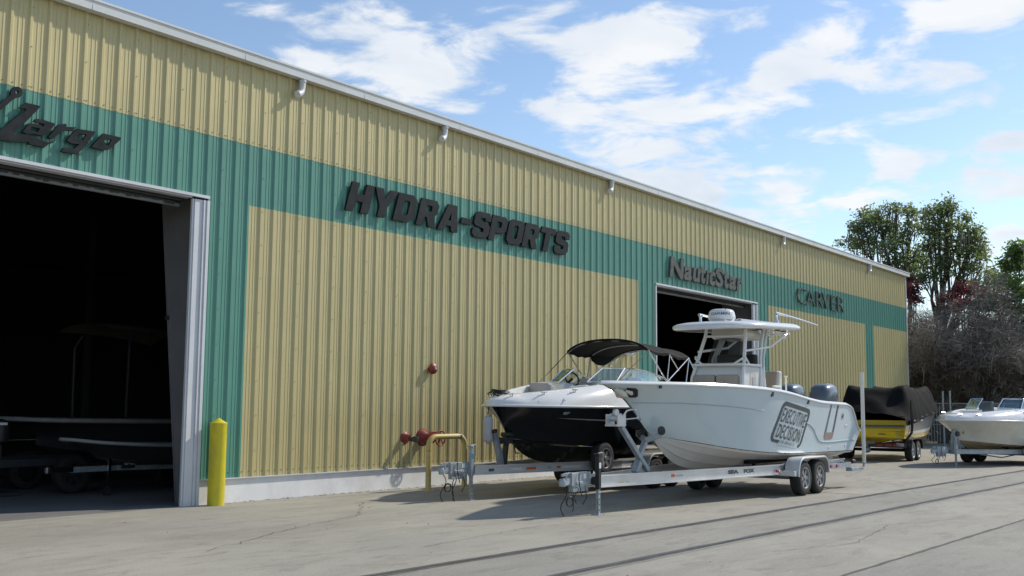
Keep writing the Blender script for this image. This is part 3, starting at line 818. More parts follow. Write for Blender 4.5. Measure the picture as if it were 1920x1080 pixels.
def rrect(x0, x1, z0, z1, r, sl=0.0, n=5):
    pts = []
    for cx, cz, a0 in ((x1-r, z0+r, -90), (x1-r, z1-r, 0), (x0+r, z1-r, 90), (x0+r, z0+r, 180)):
        for k in range(n+1):
            a = R(a0+90*k/n); pts.append((cx+r*math.cos(a), cz+r*math.sin(a)))
    return [(x+sl*(z-(z0+z1)/2), z) for x, z in pts]

# ------------------------------------------------------------------ trailers
def wheel(F, s, b, r, w, parent, out=-1, spoke=6, rimmat='rimgrey', rr=.62):
    """tyre and rim; out = side of the visible face"""
    c = Vector(F(s, b, r)); ax = (Vector(F(s, b+out, r))-c).normalized()
    tyre = MB().lathe(c-ax*w, ax, [(0, r*.60), (.0, r*.88), (w*.10, r*.965), (w*.22, r), (w*.36, r), (w*.37, r*.975), (w*.41, r*.975), (w*.42, r), (w*.58, r), (w*.59, r*.975), (w*.63, r*.975), (w*.64, r), (w*.80, r), (w*.92, r*.965), (w, r*.88), (w, r*.70), (w*.97, r*.63), (w*.5, r*.60)], 36, (False, False))
    t = tyre.build('tyre', M['rubber'], parent, smooth=35)
    b_ = MB(); rim = r*rr
    b_.lathe(c-ax*w*.9, ax, [(0, rim), (w*.86, rim*1.0), (w*.90, rim*1.02), (w*.90, rim*.92), (w*.80, rim*.86), (w*.40, rim*.84)], 30, (False, False))
    b_.lathe(c-ax*w*.5, ax, [(0, rim*.25), (w*.42, rim*.22), (w*.46, rim*.16)], 12)
    a = ax.orthogonal().normalized()
    for k in range(spoke):
        d = Matrix.Rotation(2*PI*k/spoke+.3, 3, ax) @ a
        b_.beam(c-ax*w*.16+d*rim*.2, c-ax*w*.14+d*rim*.88, rim*.34, w*.10, ax)
    rm = b_.build('rim', M[rimmat], t, smooth=35)
    MB().lathe(c-ax*w*.6, ax, [(0, rim*.8), (w*.2, rim*.86), (w*.22, rim*.1)], 20).build('rim_shade_disc', M['black'], t)  # black disc behind the spokes, shade in the rim openings put in as colour
    return t
def trailer_common(t, F, P):
    """rails, crossbeams, coupler, jack, winch stand, wheels; P holds the measures"""
    zt, zb = P['zt'], P['zb']; mt = M[P.get('metal', 'alu')]
    for sg in (-1, 1):
        b = MB()
        pts = [(P['s0'], sg*.09), (P['sv'], sg*P['hw']), (P['s1'], sg*P['hw'])]
        zz = lambda s_: -P.get('drop', 0)*(s_-P['s0'])
        for (sa, ba), (sb, bb) in zip(pts, pts[1:]):
            A = lambda z, q: F(sa, ba, z+zz(sa)) if q == 0 else F(sb, bb, z+zz(sb))
            h = .018
            b.beam(A(zt-h/2, 0), A(zt-h/2, 1), .085, h); b.beam(A(zb+h/2, 0), A(zb+h/2, 1), .085, h)
            b.beam(A((zt+zb)/2, 0), A((zt+zb)/2, 1), .022, zt-zb-2*h-.002)
        rail = b.build('rail', mt, t)
        if sg < 0: P['rail'] = rail
    for s_ in P['cross']:
        b = MB(); hw = .09+(P['hw']-.09)*min(1, (s_-P['s0'])/(P['sv']-P['s0']))
        b.beam(F(s_, -hw+.05, zb+.06), F(s_, hw-.05, zb+.06), .08, .09)
        b.build('crossbeam', mt, t)
    for sg in (-1, 1):
        b = MB(); b.beam(F(P['sv']-.6, sg*.52, zt+.05), F(P['s1']-.05, sg*.55, zt+.04), .1, .07)
        for s_ in (P['sv']-.3, P['s1']-.4): b.beam(F(s_, sg*.54, zb+.06), F(s_, sg*.54, zt+.03), .05, .05)
        b.build('bunk', M['canvas'], t)
    # tongue and coupler with surge brake housing
    s0 = P['s0']; b = MB()
    b.beam(F(s0-.62, 0, (zt+zb)/2+.02), F(s0+.25, 0, (zt+zb)/2), .10, .13); b.build('tongue', mt, t)
    b = MB(); zc = (zt+zb)/2
    b.beam(F(s0-.66, 0, zc+.06), F(s0-.12, 0, zc+.06), .13, .20); b.beam(F(s0-.60, 0, zc-.09), F(s0-.16, 0, zc-.09), .09, .10)
    b.beam(F(s0-.55, -.072, zc+.0), F(s0-.2, -.072, zc+.0), .012, .05)
    br = b.build('brake_housing', M['galv'], t, bevel=.012)
    b = MB(); b.beam(F(s0-.84, 0, zc+.02), F(s0-.62, 0, zc+.05), .085, .10); b.lathe(F(s0-.84, 0, zc-.04), (0, 0, 1), [(0, .05), (.07, .062), (.11, .05), (.125, .02)], 14)
    b.beam(F(s0-.86, 0, zc+.13), F(s0-.70, 0, zc+.15), .03, .04); b.tube([F(s0-.80, -.05, zc+.05), F(s0-.80, -.05, zc+.15), F(s0-.72, -.05, zc+.17)], .012, 6)
    b.build('coupler', M['galv'], t, smooth=40)
    MB().beam(F(s0-.34, -.068, zc+.1), F(s0-.26, -.068, zc+.1), .004, .08).build('brake_label', M['label_w'], t)
    # hanging chains and cables
    b = MB(); random.seed(int(P['s0']*100)+7)
    for k in range(4):
        s_ = s0-.72+.14*k; ln = P.get('cable', .42)*random.uniform(.6, 1.05); bb = -.08 if k % 2 else .06
        pts = [F(s_, bb, zc-.05)]
        for i in range(1, 9):
            pts.append(F(s_+.05*math.sin(i*.9+k), bb-.03*math.sin(i*.7), zc-.05-ln*i/8))
        b.tube(pts, .008, 5)
    b.tube([F(s0-.5, -.09, zc+.16), F(s0-.52, -.1, zc+.05), F(s0-.48, -.1, zc-.1), F(s0-.44, -.1, zc-.2)], .009, 5)
    c0 = F(s0-.78, -.1, zc-.27)
    b.torus(c0, (.3, 1, .1), .075, .008, 20, 5); b.torus((c0[0]+.02, c0[1]+.01, c0[2]-.01), (.2, 1, -.1), .068, .008, 20, 5)
    b.build('hanging_cable', M['black'], t)
    # jack
    js, jb, jt = P['jack']; jm = M[P.get('jackmat', 'black')]
    b = MB(); b.beam(F(js, jb, zb-.02), F(js, jb, jt), .075, .075, (1, 0, 0)); b.beam(F(js, jb+.1*(-1 if jb > 0 else 1), zc+.02), F(js, jb, zc+.02), .10, .12)
    b.beam(F(js-.02, jb-.0, jt), F(js-.02, jb, jt+.035), .10, .085, (1, 0, 0))
    j = b.build('jack', jm, t, bevel=.006)
    b = MB(); b.beam(F(js, jb, .012), F(js, jb, zb), .052, .052, (1, 0, 0))
    q = F(js, jb, 0); b.box((q[0]-.10, q[1]-.07, .0), (q[0]+.10, q[1]+.07, .014))
    jl = b.build('jack_leg', M['galv'], j)
    for k in range(4): MB().lathe(F(js, jb-.0262, .08+.085*k), (0, -1, 0), [(0, .012), (.003, .012)], 8).build('jack_hole', M['black'], j)
    b = MB(); b.tube([F(js, jb, jt+.03), F(js+.06, jb-.02, jt+.045), F(js+.09, jb-.03, jt+.03), F(js+.095, jb-.03, jt-.15)], .011, 6); b.build('crank_handle', M['galv'], j)
    MB().beam(F(js-.028, jb-.0395, jt-.16), F(js+.028, jb-.0395, jt-.16), .004, .09).build('jack_sticker', M[P.get('sticker', 'label_w')], j)

# ================================================================== white boat with ice blue hull
F = Frame(15.2, 9.55)
boat = thing('centre_console_boat', (19.8, 9.55, 0.45), 'pale ice-blue centre console boat with white hardtop lettered EXECUTIVE DECISION', 'boat')
HA = Hull(
    S=[(.06, 0, 2.125), (.14, .08, 2.125), (.35, .20, 2.125), (.75, .38, 2.125), (1.4, .66, 2.125), (2.3, .96, 2.12), (3.4, 1.16, 2.10), (4.4, 1.24, 2.06), (5.2, 1.25, 2.00), (6.0, 1.24, 1.915), (6.9, 1.22, 1.85), (7.8, 1.20, 1.83), (8.4, 1.18, 1.815), (8.72, 1.17, 1.74), (8.95, 1.16, 1.50), (9.12, 1.15, 1.30), (9.3, 1.14, 1.24)],
    C=[(1.75, 0, 1.22), (2.0, .14, 1.185), (2.5, .42, 1.11), (3.3, .74, .995), (4.3, .93, .90), (5.8, 1.03, .83), (9.05, 1.05, .80)],
    K=[(1.75, 1.22), (2.05, .98), (2.4, .78), (2.8, .65), (3.4, .57), (4.6, .51), (9.05, .49)], flare=.07, stem=(.30, 1.8))
hull = HA.topside(F, U=12).build('hull', M['gel_ice'], boat, smooth=60)
HA.bottom(F).build('hull_bottom', M['gel_bottom'], boat, smooth=25)
HA.transom(F).build('transom', M['gel_ice'], boat)
HA.rubrail(F, .020, -.012, .008).build('rub_rail', M['gel_white'], boat, smooth=60)
# gunwale cap and inner liner
def gunwale(h, F, wd, rise, floor, t0=.0, bow_closed=.9):
    mb, ml = MB(), MB()
    for sg in (-1, 1):
        rows, lin = [], []
        for t in h.tlist():
            s_, b_, z_ = h.sheer(t); i = max(0, b_-wd*min(1, b_/.5))
            if s_ < bow_closed: i = 0
            fl = max(floor, 1.86-.28*max(0, s_-2.4)) if s_ > bow_closed and z_ > floor+.1 else z_+rise
            rows.append([F(s_, sg*b_, z_), F(s_, sg*max(0, b_-.03), z_+rise), F(s_+.0, sg*i, z_+rise)])
            lin.append([F(s_, sg*i, z_+rise-.001), F(s_, sg*max(0, i-.04-.10*max(0, 1-s_/4)), fl), F(s_, 0, fl)])
        mb.rings(rows, False); ml.rings(lin, False)
    return mb, ml
gm, lm = gunwale(HA, F, .24, .035, 1.25, bow_closed=1.0)
gm.build('gunwale', M['gel_white'], boat, smooth=40)
lm.build('cockpit_liner', M['gel_white'], boat)
bvhA = ground_hull_bvh([hull])
# hull side print and fittings
frame_o = rrect(19.86, 21.30, .985, 1.80, .15, .34); frame_i = rrect(19.955, 21.21, 1.045, 1.715, .09, .34)
cut = lambda ps: [(x, z-(x-20.58)*.125) for x, z in ps]
lw = flat_poly([cut(frame_o), cut(frame_i)], 8.3)
bm = bmesh.new(); bm.from_mesh(lw)
bmesh.ops.triangulate(bm, faces=bm.faces)
bm.to_mesh(lw); bm.free()
project(lw, bvhA, M['decal'], 'decal_frame', boat, .003)
def hull_word(txt, x0, x1, z0, z1, off, sl, name, m='decal', sh=.125, cx=20.58):
    me = text_mesh(txt, 1, off, 0, space=1.14)
    xs = [v.co.x for v in me.vertices]; ys = [v.co.y for v in me.vertices]; ax, bx, ay, by = min(xs), max(xs), min(ys), max(ys)
    for v in me.vertices:
        x = x0+(x1-x0)*(v.co.x-ax)/(bx-ax); z = z0+(z1-z0)*(v.co.y-ay)/(by-ay)
        x += sl*(z-1.39)
        v.co = Vector((x, 8.3, z-(x-cx)*sh))
    return project(me, bvhA, M[m], name, boat, .012)
hull_word('EXECUTIVE', 20.00, 21.16, 1.39, 1.68, .009, .34, 'hull_lettering')
hull_word('DECISION', 20.03, 21.13, 1.08, 1.355, .010, .34, 'hull_lettering')
# break in the frame for the small line of text, in hull colour
bb = rrect(20.10, 20.98, .965, 1.06, .01, .34)
project(flat_poly([cut(bb)], 8.3), bvhA, M['gel_ice'], 'decal_gap', boat, .006)
hull_word('WINTER SPRINGS, FL', 20.13, 20.96, .985, 1.05, .002, .34, 'hull_lettering')
# moulded boarding-door outline, emblem, style line, through-hulls
for leg in ([(22.53, 1.80), (22.36, 1.15), (22.455, 1.15), (22.605, 1.80)], [(23.04, 1.79), (22.90, 1.15), (22.815, 1.15), (22.945, 1.79)]):
    project(flat_poly([leg], 8.3), bvhA, M['door_grey'], 'door_outline', boat, .005)
project(flat_poly([[(22.36, 1.15), (22.39, 1.09), (22.44, 1.065), (22.80, 1.065), (22.87, 1.09), (22.90, 1.15), (22.915, 1.215), (22.375, 1.215)]], 8.3), bvhA, M['bronze'], 'door_step', boat, .006)
project(flat_poly([[(22.95, 1.79), (22.845, 1.235), (22.865, 1.235), (22.975, 1.79)]], 8.3), bvhA, M['decal'], 'door_edge', boat, .008)
em = [(23.36+.085*math.cos(a*PI/10)+.0*math.sin(a), 1.555+.075*math.sin(a*PI/10)) for a in range(20)]
ei = [(23.36+.055*math.cos(a*PI/10), 1.555+.046*math.sin(a*PI/10)) for a in range(20)]
e1 = project(flat_poly([em, ei], 8.3), bvhA, M['decal_lt'], 'hull_emblem', boat, .005)
project(flat_poly([[(23.30, 1.54), (23.37, 1.60), (23.42, 1.59), (23.385, 1.555), (23.41, 1.515), (23.35, 1.52)]], 8.3), bvhA, M['decal'], 'emblem_mark', boat, .006)
for pts, r in (([(21.28, 1.435), (21.40, 1.41), (21.57, 1.36), (21.75, 1.28), (21.95, 1.14), (22.12, 1.055), (22.35, 1.02), (22.9, 1.01), (23.5, 1.02), (24.2, 1.03)], .024), ([(16.1, 1.80), (16.9, 1.80), (17.6, 1.775), (18.4, 1.735), (19.3, 1.67)], .012)):
    P3 = []
    for i in range(60):
        q = i/59*(len(pts)-1); k = min(int(q), len(pts)-2); x = pts[k][0]+(pts[k+1][0]-pts[k][0])*(q-k); z = pchip([p[0] for p in pts], [p[1] for p in pts], x)
        h_ = bvhA.ray_cast(Vector((x, 3, z)), Vector((0, 1, 0)))
        if h_[0] is not None: P3.append((x, h_[0].y+r*.35, z))
    MB().tube(P3, r, 8).build('moulded_line', M['groove'], boat, smooth=60)
for x, z in ((22.75, .90), (23.72, .92), (18.05, 1.02), (23.6, 1.34), (23.68, 1.345)):
    h_ = bvhA.ray_cast(Vector((x, 3, z)), Vector((0, 1, 0)))
    if h_[0] is not None: MB().lathe(h_[0], (0, -1, 0), [(-.01, .03), (.008, .03), (.012, .018), (.004, .012)], 12).build('through_hull', M['chrome'], boat, smooth=40)
for x, z in ((19.45, 1.99), (16.35, 2.09), (21.2, 1.86)):
    h_ = bvhA.ray_cast(Vector((x, 3, z)), Vector((0, 1, 0)))
    if h_[0] is not None:
        y = h_[0].y; MB().prism([(x-.05, y-.012, z-.05), (x+.03, y-.012, z-.05), (x+.06, y-.012, z+.04), (x-.02, y-.012, z+.04)], (0, .02, 0)).build('hull_vent', M['brass'], boat)
# flat black plate painting the shade inside the anchor pocket, anchor laid over it
nv = Vector((-.28, -.50, -.80)).normalized()
pk = [(15.79, 9.362, 2.046), (15.957, 9.284, 2.04), (16.029, 9.285, 2.014), (16.155, 9.358, 1.916), (16.155, 9.401, 1.889), (16.06, 9.471, 1.888), (15.93, 9.455, 1.945)]
MB().prism([Vector(p)+nv*.008 for p in pk], nv*-.03).build('pocket_shade', M['black'], boat)
b = MB()
A_ = lambda x, y, z, o: Vector((x, y, z))+nv*o
b.tube([A_(15.62, 9.50, 2.04, .02), A_(15.70, 9.46, 2.02, .05), A_(15.80, 9.45, 1.985, .06), A_(15.93, 9.45, 1.935, .03)], [.03, .055, .06, .025], 10)
b.tube([A_(15.80, 9.40, 2.02, .03), A_(15.90, 9.36, 2.0, .05), A_(15.97, 9.37, 1.965, .03)], [.02, .04, .02], 8)
b.tube([A_(15.66, 9.52, 2.01, .03), A_(15.80, 9.55, 1.96, .05), A_(15.95, 9.53, 1.91, .03)], [.02, .045, .02], 8)
b.build('anchor', M['gel_cream'], boat, smooth=50)
b = MB(); b.lathe(F(1.36, 0, 1.52), (-1, -.2, .3), [(0, .03), (.09, .03)], 10); b.torus(F(1.30, -.01, 1.545), (0, 1, 0), .04, .012, 14, 6); b.build('bow_eye', M['chrome'], boat, smooth=40)
# console, windshield, seats
b = MB(); b.prism([(19.62, 9.02, 1.25), (19.62, 9.02, 2.34), (19.78, 9.02, 2.56), (20.62, 9.02, 2.56), (20.78, 9.02, 2.30), (20.86, 9.02, 1.25)], (0, 1.06, 0))
con = b.build('console', M['gel_white'], boat, bevel=.05)
MB().prism([(19.95, 9.012, 2.12), (20.25, 9.012, 2.12), (20.25, 9.012, 2.42), (19.98, 9.012, 2.42)], (0, .012, 0)).build('console_hatch', M['gel_cream'], con, bevel=.004)
b = MB(); b.box((20.05, 9.004, 2.17), (20.18, 9.02, 2.33)); b.build('hatch_window', M['vinyl'], con)
MB().box((19.45, 9.15, 1.25), (19.62, 9.95, 1.85)).build('seat_base', M['gel_white'], con, bevel=.03)
for y in (9.08, 9.57): MB().box((19.50, y, 2.03), (19.612, y+.46, 2.37)).build('backrest_cushion', M['vinyl_tan'], con, bevel=.035)
MB().box((19.12, 9.12, 1.75), (19.49, 9.98, 1.87)).build('seat_cushion', M['vinyl_tan'], con, bevel=.03)
b = MB()
b.rings([[(19.86, 9.20, 2.60), (20.10, 9.26, 3.10)], [(19.80, 9.36, 2.60), (20.06, 9.38, 3.12)], [(19.80, 9.74, 2.60), (20.06, 9.72, 3.12)], [(19.86, 9.90, 2.60), (20.10, 9.84, 3.10)]], False)
b.build('windshield', M['glass_dark'], con)
b = MB(); b.beam((19.70, 9.04, 2.585), (19.70, 10.06, 2.585), .05, .05); b.build('windshield_trim', M['chrome'], con)
MB().box((20.40, 9.10, 2.56), (20.55, 9.95, 2.80)).build('dash', M['black'], con, bevel=.03)
# helm seat behind the console
b = MB(); b.box((21.03, 9.05, 1.25), (21.63, 10.05, 1.95)); ls = b.build('helm_seat', M['gel_white'], boat, bevel=.05)
b = MB(); b.prism([(21.40, 9.05, 1.95), (21.53, 9.05, 2.50), (21.66, 9.05, 2.50), (21.66, 9.05, 1.95)], (0, .98, 0)); b.build('seat_back', M['vinyl_w'], ls, bevel=.05)
for y in (9.07, 9.56): 
    b = MB(); b.prism([(21.32, y, 1.98), (21.44, y, 2.49), (21.51, y, 2.50), (21.41, y, 1.98)], (0, .45, 0)); b.build('backrest_cushion', M['vinyl_tan'], ls, bevel=.03)
MB().box((20.94, 9.05, 1.95), (21.38, 10.05, 2.05)).build('seat_cushion', M['vinyl_tan'], ls, bevel=.03)
b = MB(); b.beam((21.08, 9.02, 2.16), (21.44, 9.02, 2.16), .06, .06); b.build('armrest', M['vinyl_w'], ls, bevel=.02)
b = MB(); b.lathe((20.75, 8.60, 1.98), (0, 0, 1), [(0, .02), (.36, .02), (.37, .04), (.39, .04)], 12); b.build('rod_holder', M['chrome'], boat, smooth=40)
# hardtop: pipework
def pipe(pts, r=.034): return MB().tube(pts, r, 10)
ht = None
b = MB(); XT = lambda x: 3.265+(x-19.2)*.035
outline = []
hx0, hx1, hwid = 19.05, 21.95, 0.99
for a in np.linspace(0, 2*PI, 64, endpoint=False):
    cx_, cy_ = math.cos(a), math.sin(a); e = .38
    x = (abs(cx_)**e)*(1 if cx_ > 0 else -1); y = (abs(cy_)**e)*(1 if cy_ > 0 else -1)
    mid = (hx0+hx1)/2; 
    yy = y*hwid*(1-.14*max(0, -x)**2)
    outline.append((mid+x*(hx1-hx0)/2-(.10*(1-y*y) if x < 0 else 0), 9.55+yy))
def sc_(k, dz, crown=0):
    mx, my = (hx0+hx1)/2, 9.55
    return [(mx+(x-mx)*k, my+(y-my)*k, XT(x)+dz+crown*(1-((y-my)/hwid)**2)) for x, y in outline]
b.rings([sc_(.90, -.012), sc_(.95, -.02), sc_(.985, -.005), sc_(1, .03), sc_(.99, .065), sc_(.95, .10), sc_(.85, .125, .02), sc_(.5, .14, .045), sc_(.1, .145, .055)], True)
ht = b.build('hardtop', M['gel_white'], boat, smooth=50)
legs = []
for sg in (-1, 1):
    Y = lambda o: 9.55+sg*o
    legs.append(pipe([(19.48, Y(.56), 1.3), (19.60, Y(.55), 2.3), (19.98, Y(.44), 3.14), (20.02, Y(.42), 3.31)], .036))
    legs.append(pipe([(20.52, Y(.56), 1.3), (20.44, Y(.55), 2.2), (20.49, Y(.52), 2.7), (20.72, Y(.46), 3.1), (20.84, Y(.44), 3.33)], .034))
    legs.append(pipe([(20.64, Y(.57), 1.3), (20.57, Y(.56), 2.2), (20.62, Y(.53), 2.7), (20.88, Y(.47), 3.1), (21.0, Y(.45), 3.33)], .028))
for l_ in legs: l_.build('hardtop_leg', M['gel_white'], ht, smooth=50)
b = MB()
for sg in (-1, 1):
    Y = lambda o: 9.55+sg*o
    b.tube([(19.80, Y(.50), 2.84), (21.10, Y(.48), 2.98), (21.95, Y(.5), 3.30)], .026, 8)
    b.tube([(19.63, Y(.55), 2.57), (20.46, Y(.55), 2.57)], .026, 8)
    b.tube([(19.72, Y(.53), 2.74), (19.90, Y(.55), 2.57)], .022, 8)
b.tube([(19.63, 9.0, 2.57), (19.63, 10.1, 2.57)], .026, 8); b.tube([(19.82, 9.04, 2.86), (19.60, 9.35, 2.57)], .0, 6) if False else None
b.tube([(19.70, 9.03, 2.70), (19.63, 9.22, 2.57)], .022, 8); b.tube([(19.70, 10.07, 2.70), (19.63, 9.88, 2.57)], .022, 8)
b.tube([(19.99, 9.1, 3.16), (19.99, 10.0, 3.16)], .024, 8)
b.tube([(21.95, 9.0, 3.30), (21.95, 10.1, 3.30)], .026, 8)
b.build('hardtop_brace', M['gel_white'], ht, smooth=50)
MB().box((20.05, 9.18, 3.10), (20.95, 9.92, 3.31)).build('electronics_box', M['gel_cream'], ht, bevel=.08)
for k in range(4):
    y = 9.08+.31*k; MB().tube([(21.86, y, 3.20), (22.02, y, 3.38)], .028, 8).build('rod_tube', M['gel_white'], ht, smooth=50)
for x, y in ((19.9, 8.66), (20.7, 8.62), (21.3, 8.75)): MB().lathe((x, y+.12, XT(x)-.02), (0, 0, -1), [(0, .06), (.02, .055), (.024, .01)], 14).build('down_light', M['brass'], ht)
# radar dome with lettering
b = MB(); rc = (19.84, 9.55)
b.lathe((rc[0], rc[1], 3.46), (0, 0, 1), [(0, .20), (.02, .265), (.05, .275), (.10, .268), (.17, .250), (.205, .225), (.225, .17), (.232, .02)], 36)
b.box((19.62, 9.38, 3.40), (20.06, 9.72, 3.48))
rad = b.build('radar_dome', M['gel_white'], ht, smooth=40)
me = text_mesh('GARMIN', .1, .0015, 0, m=M['decal'])
xs = [v.co.x for v in me.vertices]; mid = (min(xs)+max(xs))/2; wd = max(xs)-min(xs)
va = math.atan2(0-rc[1], 0-rc[0])-R(8)   # the print faces the yard
for v in me.vertices:
    ang = va+(v.co.x-mid)*(.40/wd)/.262; z = 3.475+.085+v.co.y*.75; rr_ = .2745-(z-3.525)*.16
    v.co = Vector((rc[0]+rr_*math.cos(ang), rc[1]+rr_*math.sin(ang), z))-ORG[boat.name]
link('radar_lettering', me, rad)
b = MB(); a1 = va+.18/.262*.5
tri = [(rc[0]+.268*math.cos(va+.42+d), rc[1]+.268*math.sin(va+.42+d), z) for d, z in ((-.05, 3.655), (.05, 3.655), (0, 3.685))]
b.add(tri, [(0, 1, 2)]).build('radar_mark', M['decal'], rad)
# outrigger / aerial rods folded aft
for y, x0 in ((8.86, 20.95), (10.28, 20.35)):
    b = MB(); b.lathe((x0, y, XT(x0)+.10), (0, 0, 1), [(0, .06), (.05, .05), (.12, .028), (.20, .028)], 14)
    b.tube([(x0, y, XT(x0)+.30), (x0+.02, y, XT(x0)+.33)], .04, 8)
    an = b.build('aerial_mount', M['chrome'], ht, smooth=40)
    b = MB(); zz = XT(x0)+.335; b.tube([(x0-.06, y, zz+.005), (x0+.3, y-.01, zz-.01), (x0+1.2, y-.07, zz-.07), (x0+1.95, y-.12, zz-.13)], [.03, .026, .022, .014], 8)
    b.build('aerial', M['chrome'], an, smooth=50)
b = MB(); b.box((20.75, 9.35, 3.46), (20.98, 9.7, 3.50)); b.build('satellite_puck', M['gel_white'], ht, bevel=.015)
# outboards
for y in (9.15, 9.95):
    b = MB(); rs = []
    for z, x0, x1, w in ((1.55, 23.87, 24.57, .19), (1.75, 23.83, 24.65, .235), (1.95, 23.83, 24.71, .255), (2.10, 23.85, 24.71, .25), (2.20, 23.89, 24.65, .225), (2.265, 23.97, 24.51, .16), (2.285, 24.05, 24.35, .07)):
        r_ = []
        for k in range(24):
            a = 2*PI*k/24; c_, s_ = math.cos(a), math.sin(a)
            r_.append(((x0+x1)/2+(abs(c_)**.6)*(1 if c_ > 0 else -1)*(x1-x0)/2, y+(abs(s_)**.6)*(1 if s_ > 0 else -1)*w, z+.05*((c_+1)/2-.5)))
        rs.append(r_)
    b.rings(rs, True); ob = b.build('outboard', M['cowl'], boat, smooth=45)
    b = MB(); b.box((23.87, y-.20, 1.66), (24.65, y+.20, 1.69)); b.build('cowl_band', M['black'], ob)
    b = MB(); b.prism([(23.95, y-.08, 1.55), (24.47, y-.08, 1.55), (24.51, y-.06, .95), (24.60, y-.05, .55), (24.15, y-.05, .42), (24.05, y-.06, .9)], (0, .15, 0))
    b.lathe((24.07, y, .62), (1, 0, 0), [(0, .02), (.08, .06), (.45, .06), (.55, .04)], 12); b.box((24.00, y-.11, .80), (24.65, y+.11, .82))
    b.build('lower_unit', M['cowl'], ob)
b = MB(); b.box((23.6, 8.75, 1.2), (23.95, 10.35, 1.55)); b.build('splash_well', M['gel_white'], boat, bevel=.03)

# its trailer
trA = thing('boat_trailer', (20.0, 9.55, 0), 'tandem axle aluminium boat trailer lettered SEA FOX under the pale blue boat', 'trailer', 'boat trailers')
PA = dict(zt=.622, zb=.425, s0=-.22, sv=5.15, s1=8.75, hw=.93, cross=[.3, 1.6, 3.2, 4.8, 7.2, 8.6], jack=(-.27, -.16, .945), cable=.44)
trailer_common(trA, F, PA)
wz = []
for s_ in (5.72, 6.50):
    for b_, out in ((-1.255, -1), (1.255, 1)): wheel(F, s_, b_, .345, .215, trA, out)
for s_ in (5.72, 6.50): MB().tube([F(s_, -1.05, .345), F(s_, 1.05, .345)], .04, 8).build('axle', M['galv'], trA)
def fender(F, sA, sB, r, b0, b1, top, name='fender', m='alu', parent=None):
    mb = MB(); pts = []
    pts.append((sA-r-.02, .40)); pts.append((sA-r-.01, .52))
    for k in range(7): a = R(180-90*k/6); pts.append((sA-.13+math.cos(a)*(r-.13), top-.20+math.sin(a)*.20))
    for k in range(7): a = R(90-90*k/6); pts.append((sB+.13+math.cos(a)*(r-.13), top-.20+math.sin(a)*.20))
    pts.append((sB+r+.01, .50)); pts.append((sB+r+.02, .42))
    rows = []
    for s_, z in pts:
        rows.append([F(s_, b1, z), F(s_, b0+.0, z), F(s_+(.0), b0, z-.035 if z > .5 else z)])
    mb.rings(rows, False)
    # rolled outer lip
    mb.tube([F(s_, b0, z-.012) for s_, z in pts], .020, 8)
    mb.tube([F(s_, b1, z-.012) for s_, z in pts], .012, 6)
    return mb.build(name, M[m], parent, smooth=35)
for sg in (-1, 1): fender(F, 5.72, 6.50, .40, sg*1.285, sg*1.01, .755, parent=trA)
for xa, xb, zb_ in ((20.35, 20.54, .50), (22.12, 22.30, .47)): MB().box((xa, 8.29, .40), (xb, 8.66, zb_)).build('fender_step', M['alu'], trA, bevel=.01)
# rail lettering and labels
def rail_print(txt, s_, z, h, w, m, P, F, par, off=.0008):
    me = text_mesh(txt, 1, .07, 0, m=M[m])
    xs = [v.co.x for v in me.vertices]; ys = [v.co.y for v in me.vertices]; ax, bx, ay, by = min(xs), max(xs), min(ys), max(ys)
    for v in me.vertices:
        q = s_+w*(v.co.x-ax)/(bx-ax); b_ = -(.09+(P['hw']-.09)*min(1, (q-P['s0'])/(P['sv']-P['s0'])))-.014
        v.co = Vector(F(q, b_, z+h*(v.co.y-ay)/(by-ay)))-ORG[par.name]
    return link('rail_lettering', me, par)
def rail_patch(s_, w, z, h, m, P, F, par, name='rail_sticker'):
    bq = lambda q: -(.09+(P['hw']-.09)*min(1, (q-P['s0'])/(P['sv']-P['s0'])))-.0135
    dr = P.get('drop', 0)*(s_-P['s0'])
    return MB().add([F(s_, bq(s_), z-dr), F(s_+w, bq(s_+w), z-dr), F(s_+w, bq(s_+w), z+h-dr), F(s_, bq(s_), z+h-dr)], [(0, 1, 2, 3)]).build(name, M[m], par)
rail_print('SEA', 3.42, .50, .075, .34, 'decal', PA, F, trA); rail_print('FOX', 3.93, .50, .075, .36, 'decal', PA, F, trA)
MB().add([F(3.78+dx, -(.09+.84*(3.78+dx-.05)/5.1)-.0138, z) for dx, z in ((0, .50), (.06, .505), (.14, .575), (.05, .57))], [(0, 1, 2, 3)]).build('rail_logo', M['decal'], trA)
rail_patch(1.72, .10, .515, .05, 'orange', PA, F, trA); rail_patch(1.84, .22, .52, .03, 'vinyl', PA, F, trA)
rail_patch(.34, .12, .478, .018, 'yellow_old', PA, F, trA); rail_patch(.50, .10, .478, .018, 'yellow_old', PA, F, trA); rail_patch(.30, .5, .448, .02, 'label_w', PA, F, trA)
MB().beam(F(4.98, -.955, .50), F(5.06, -.965, .50), .03, .05).build('marker_light', M['redlens'], trA, bevel=.006)
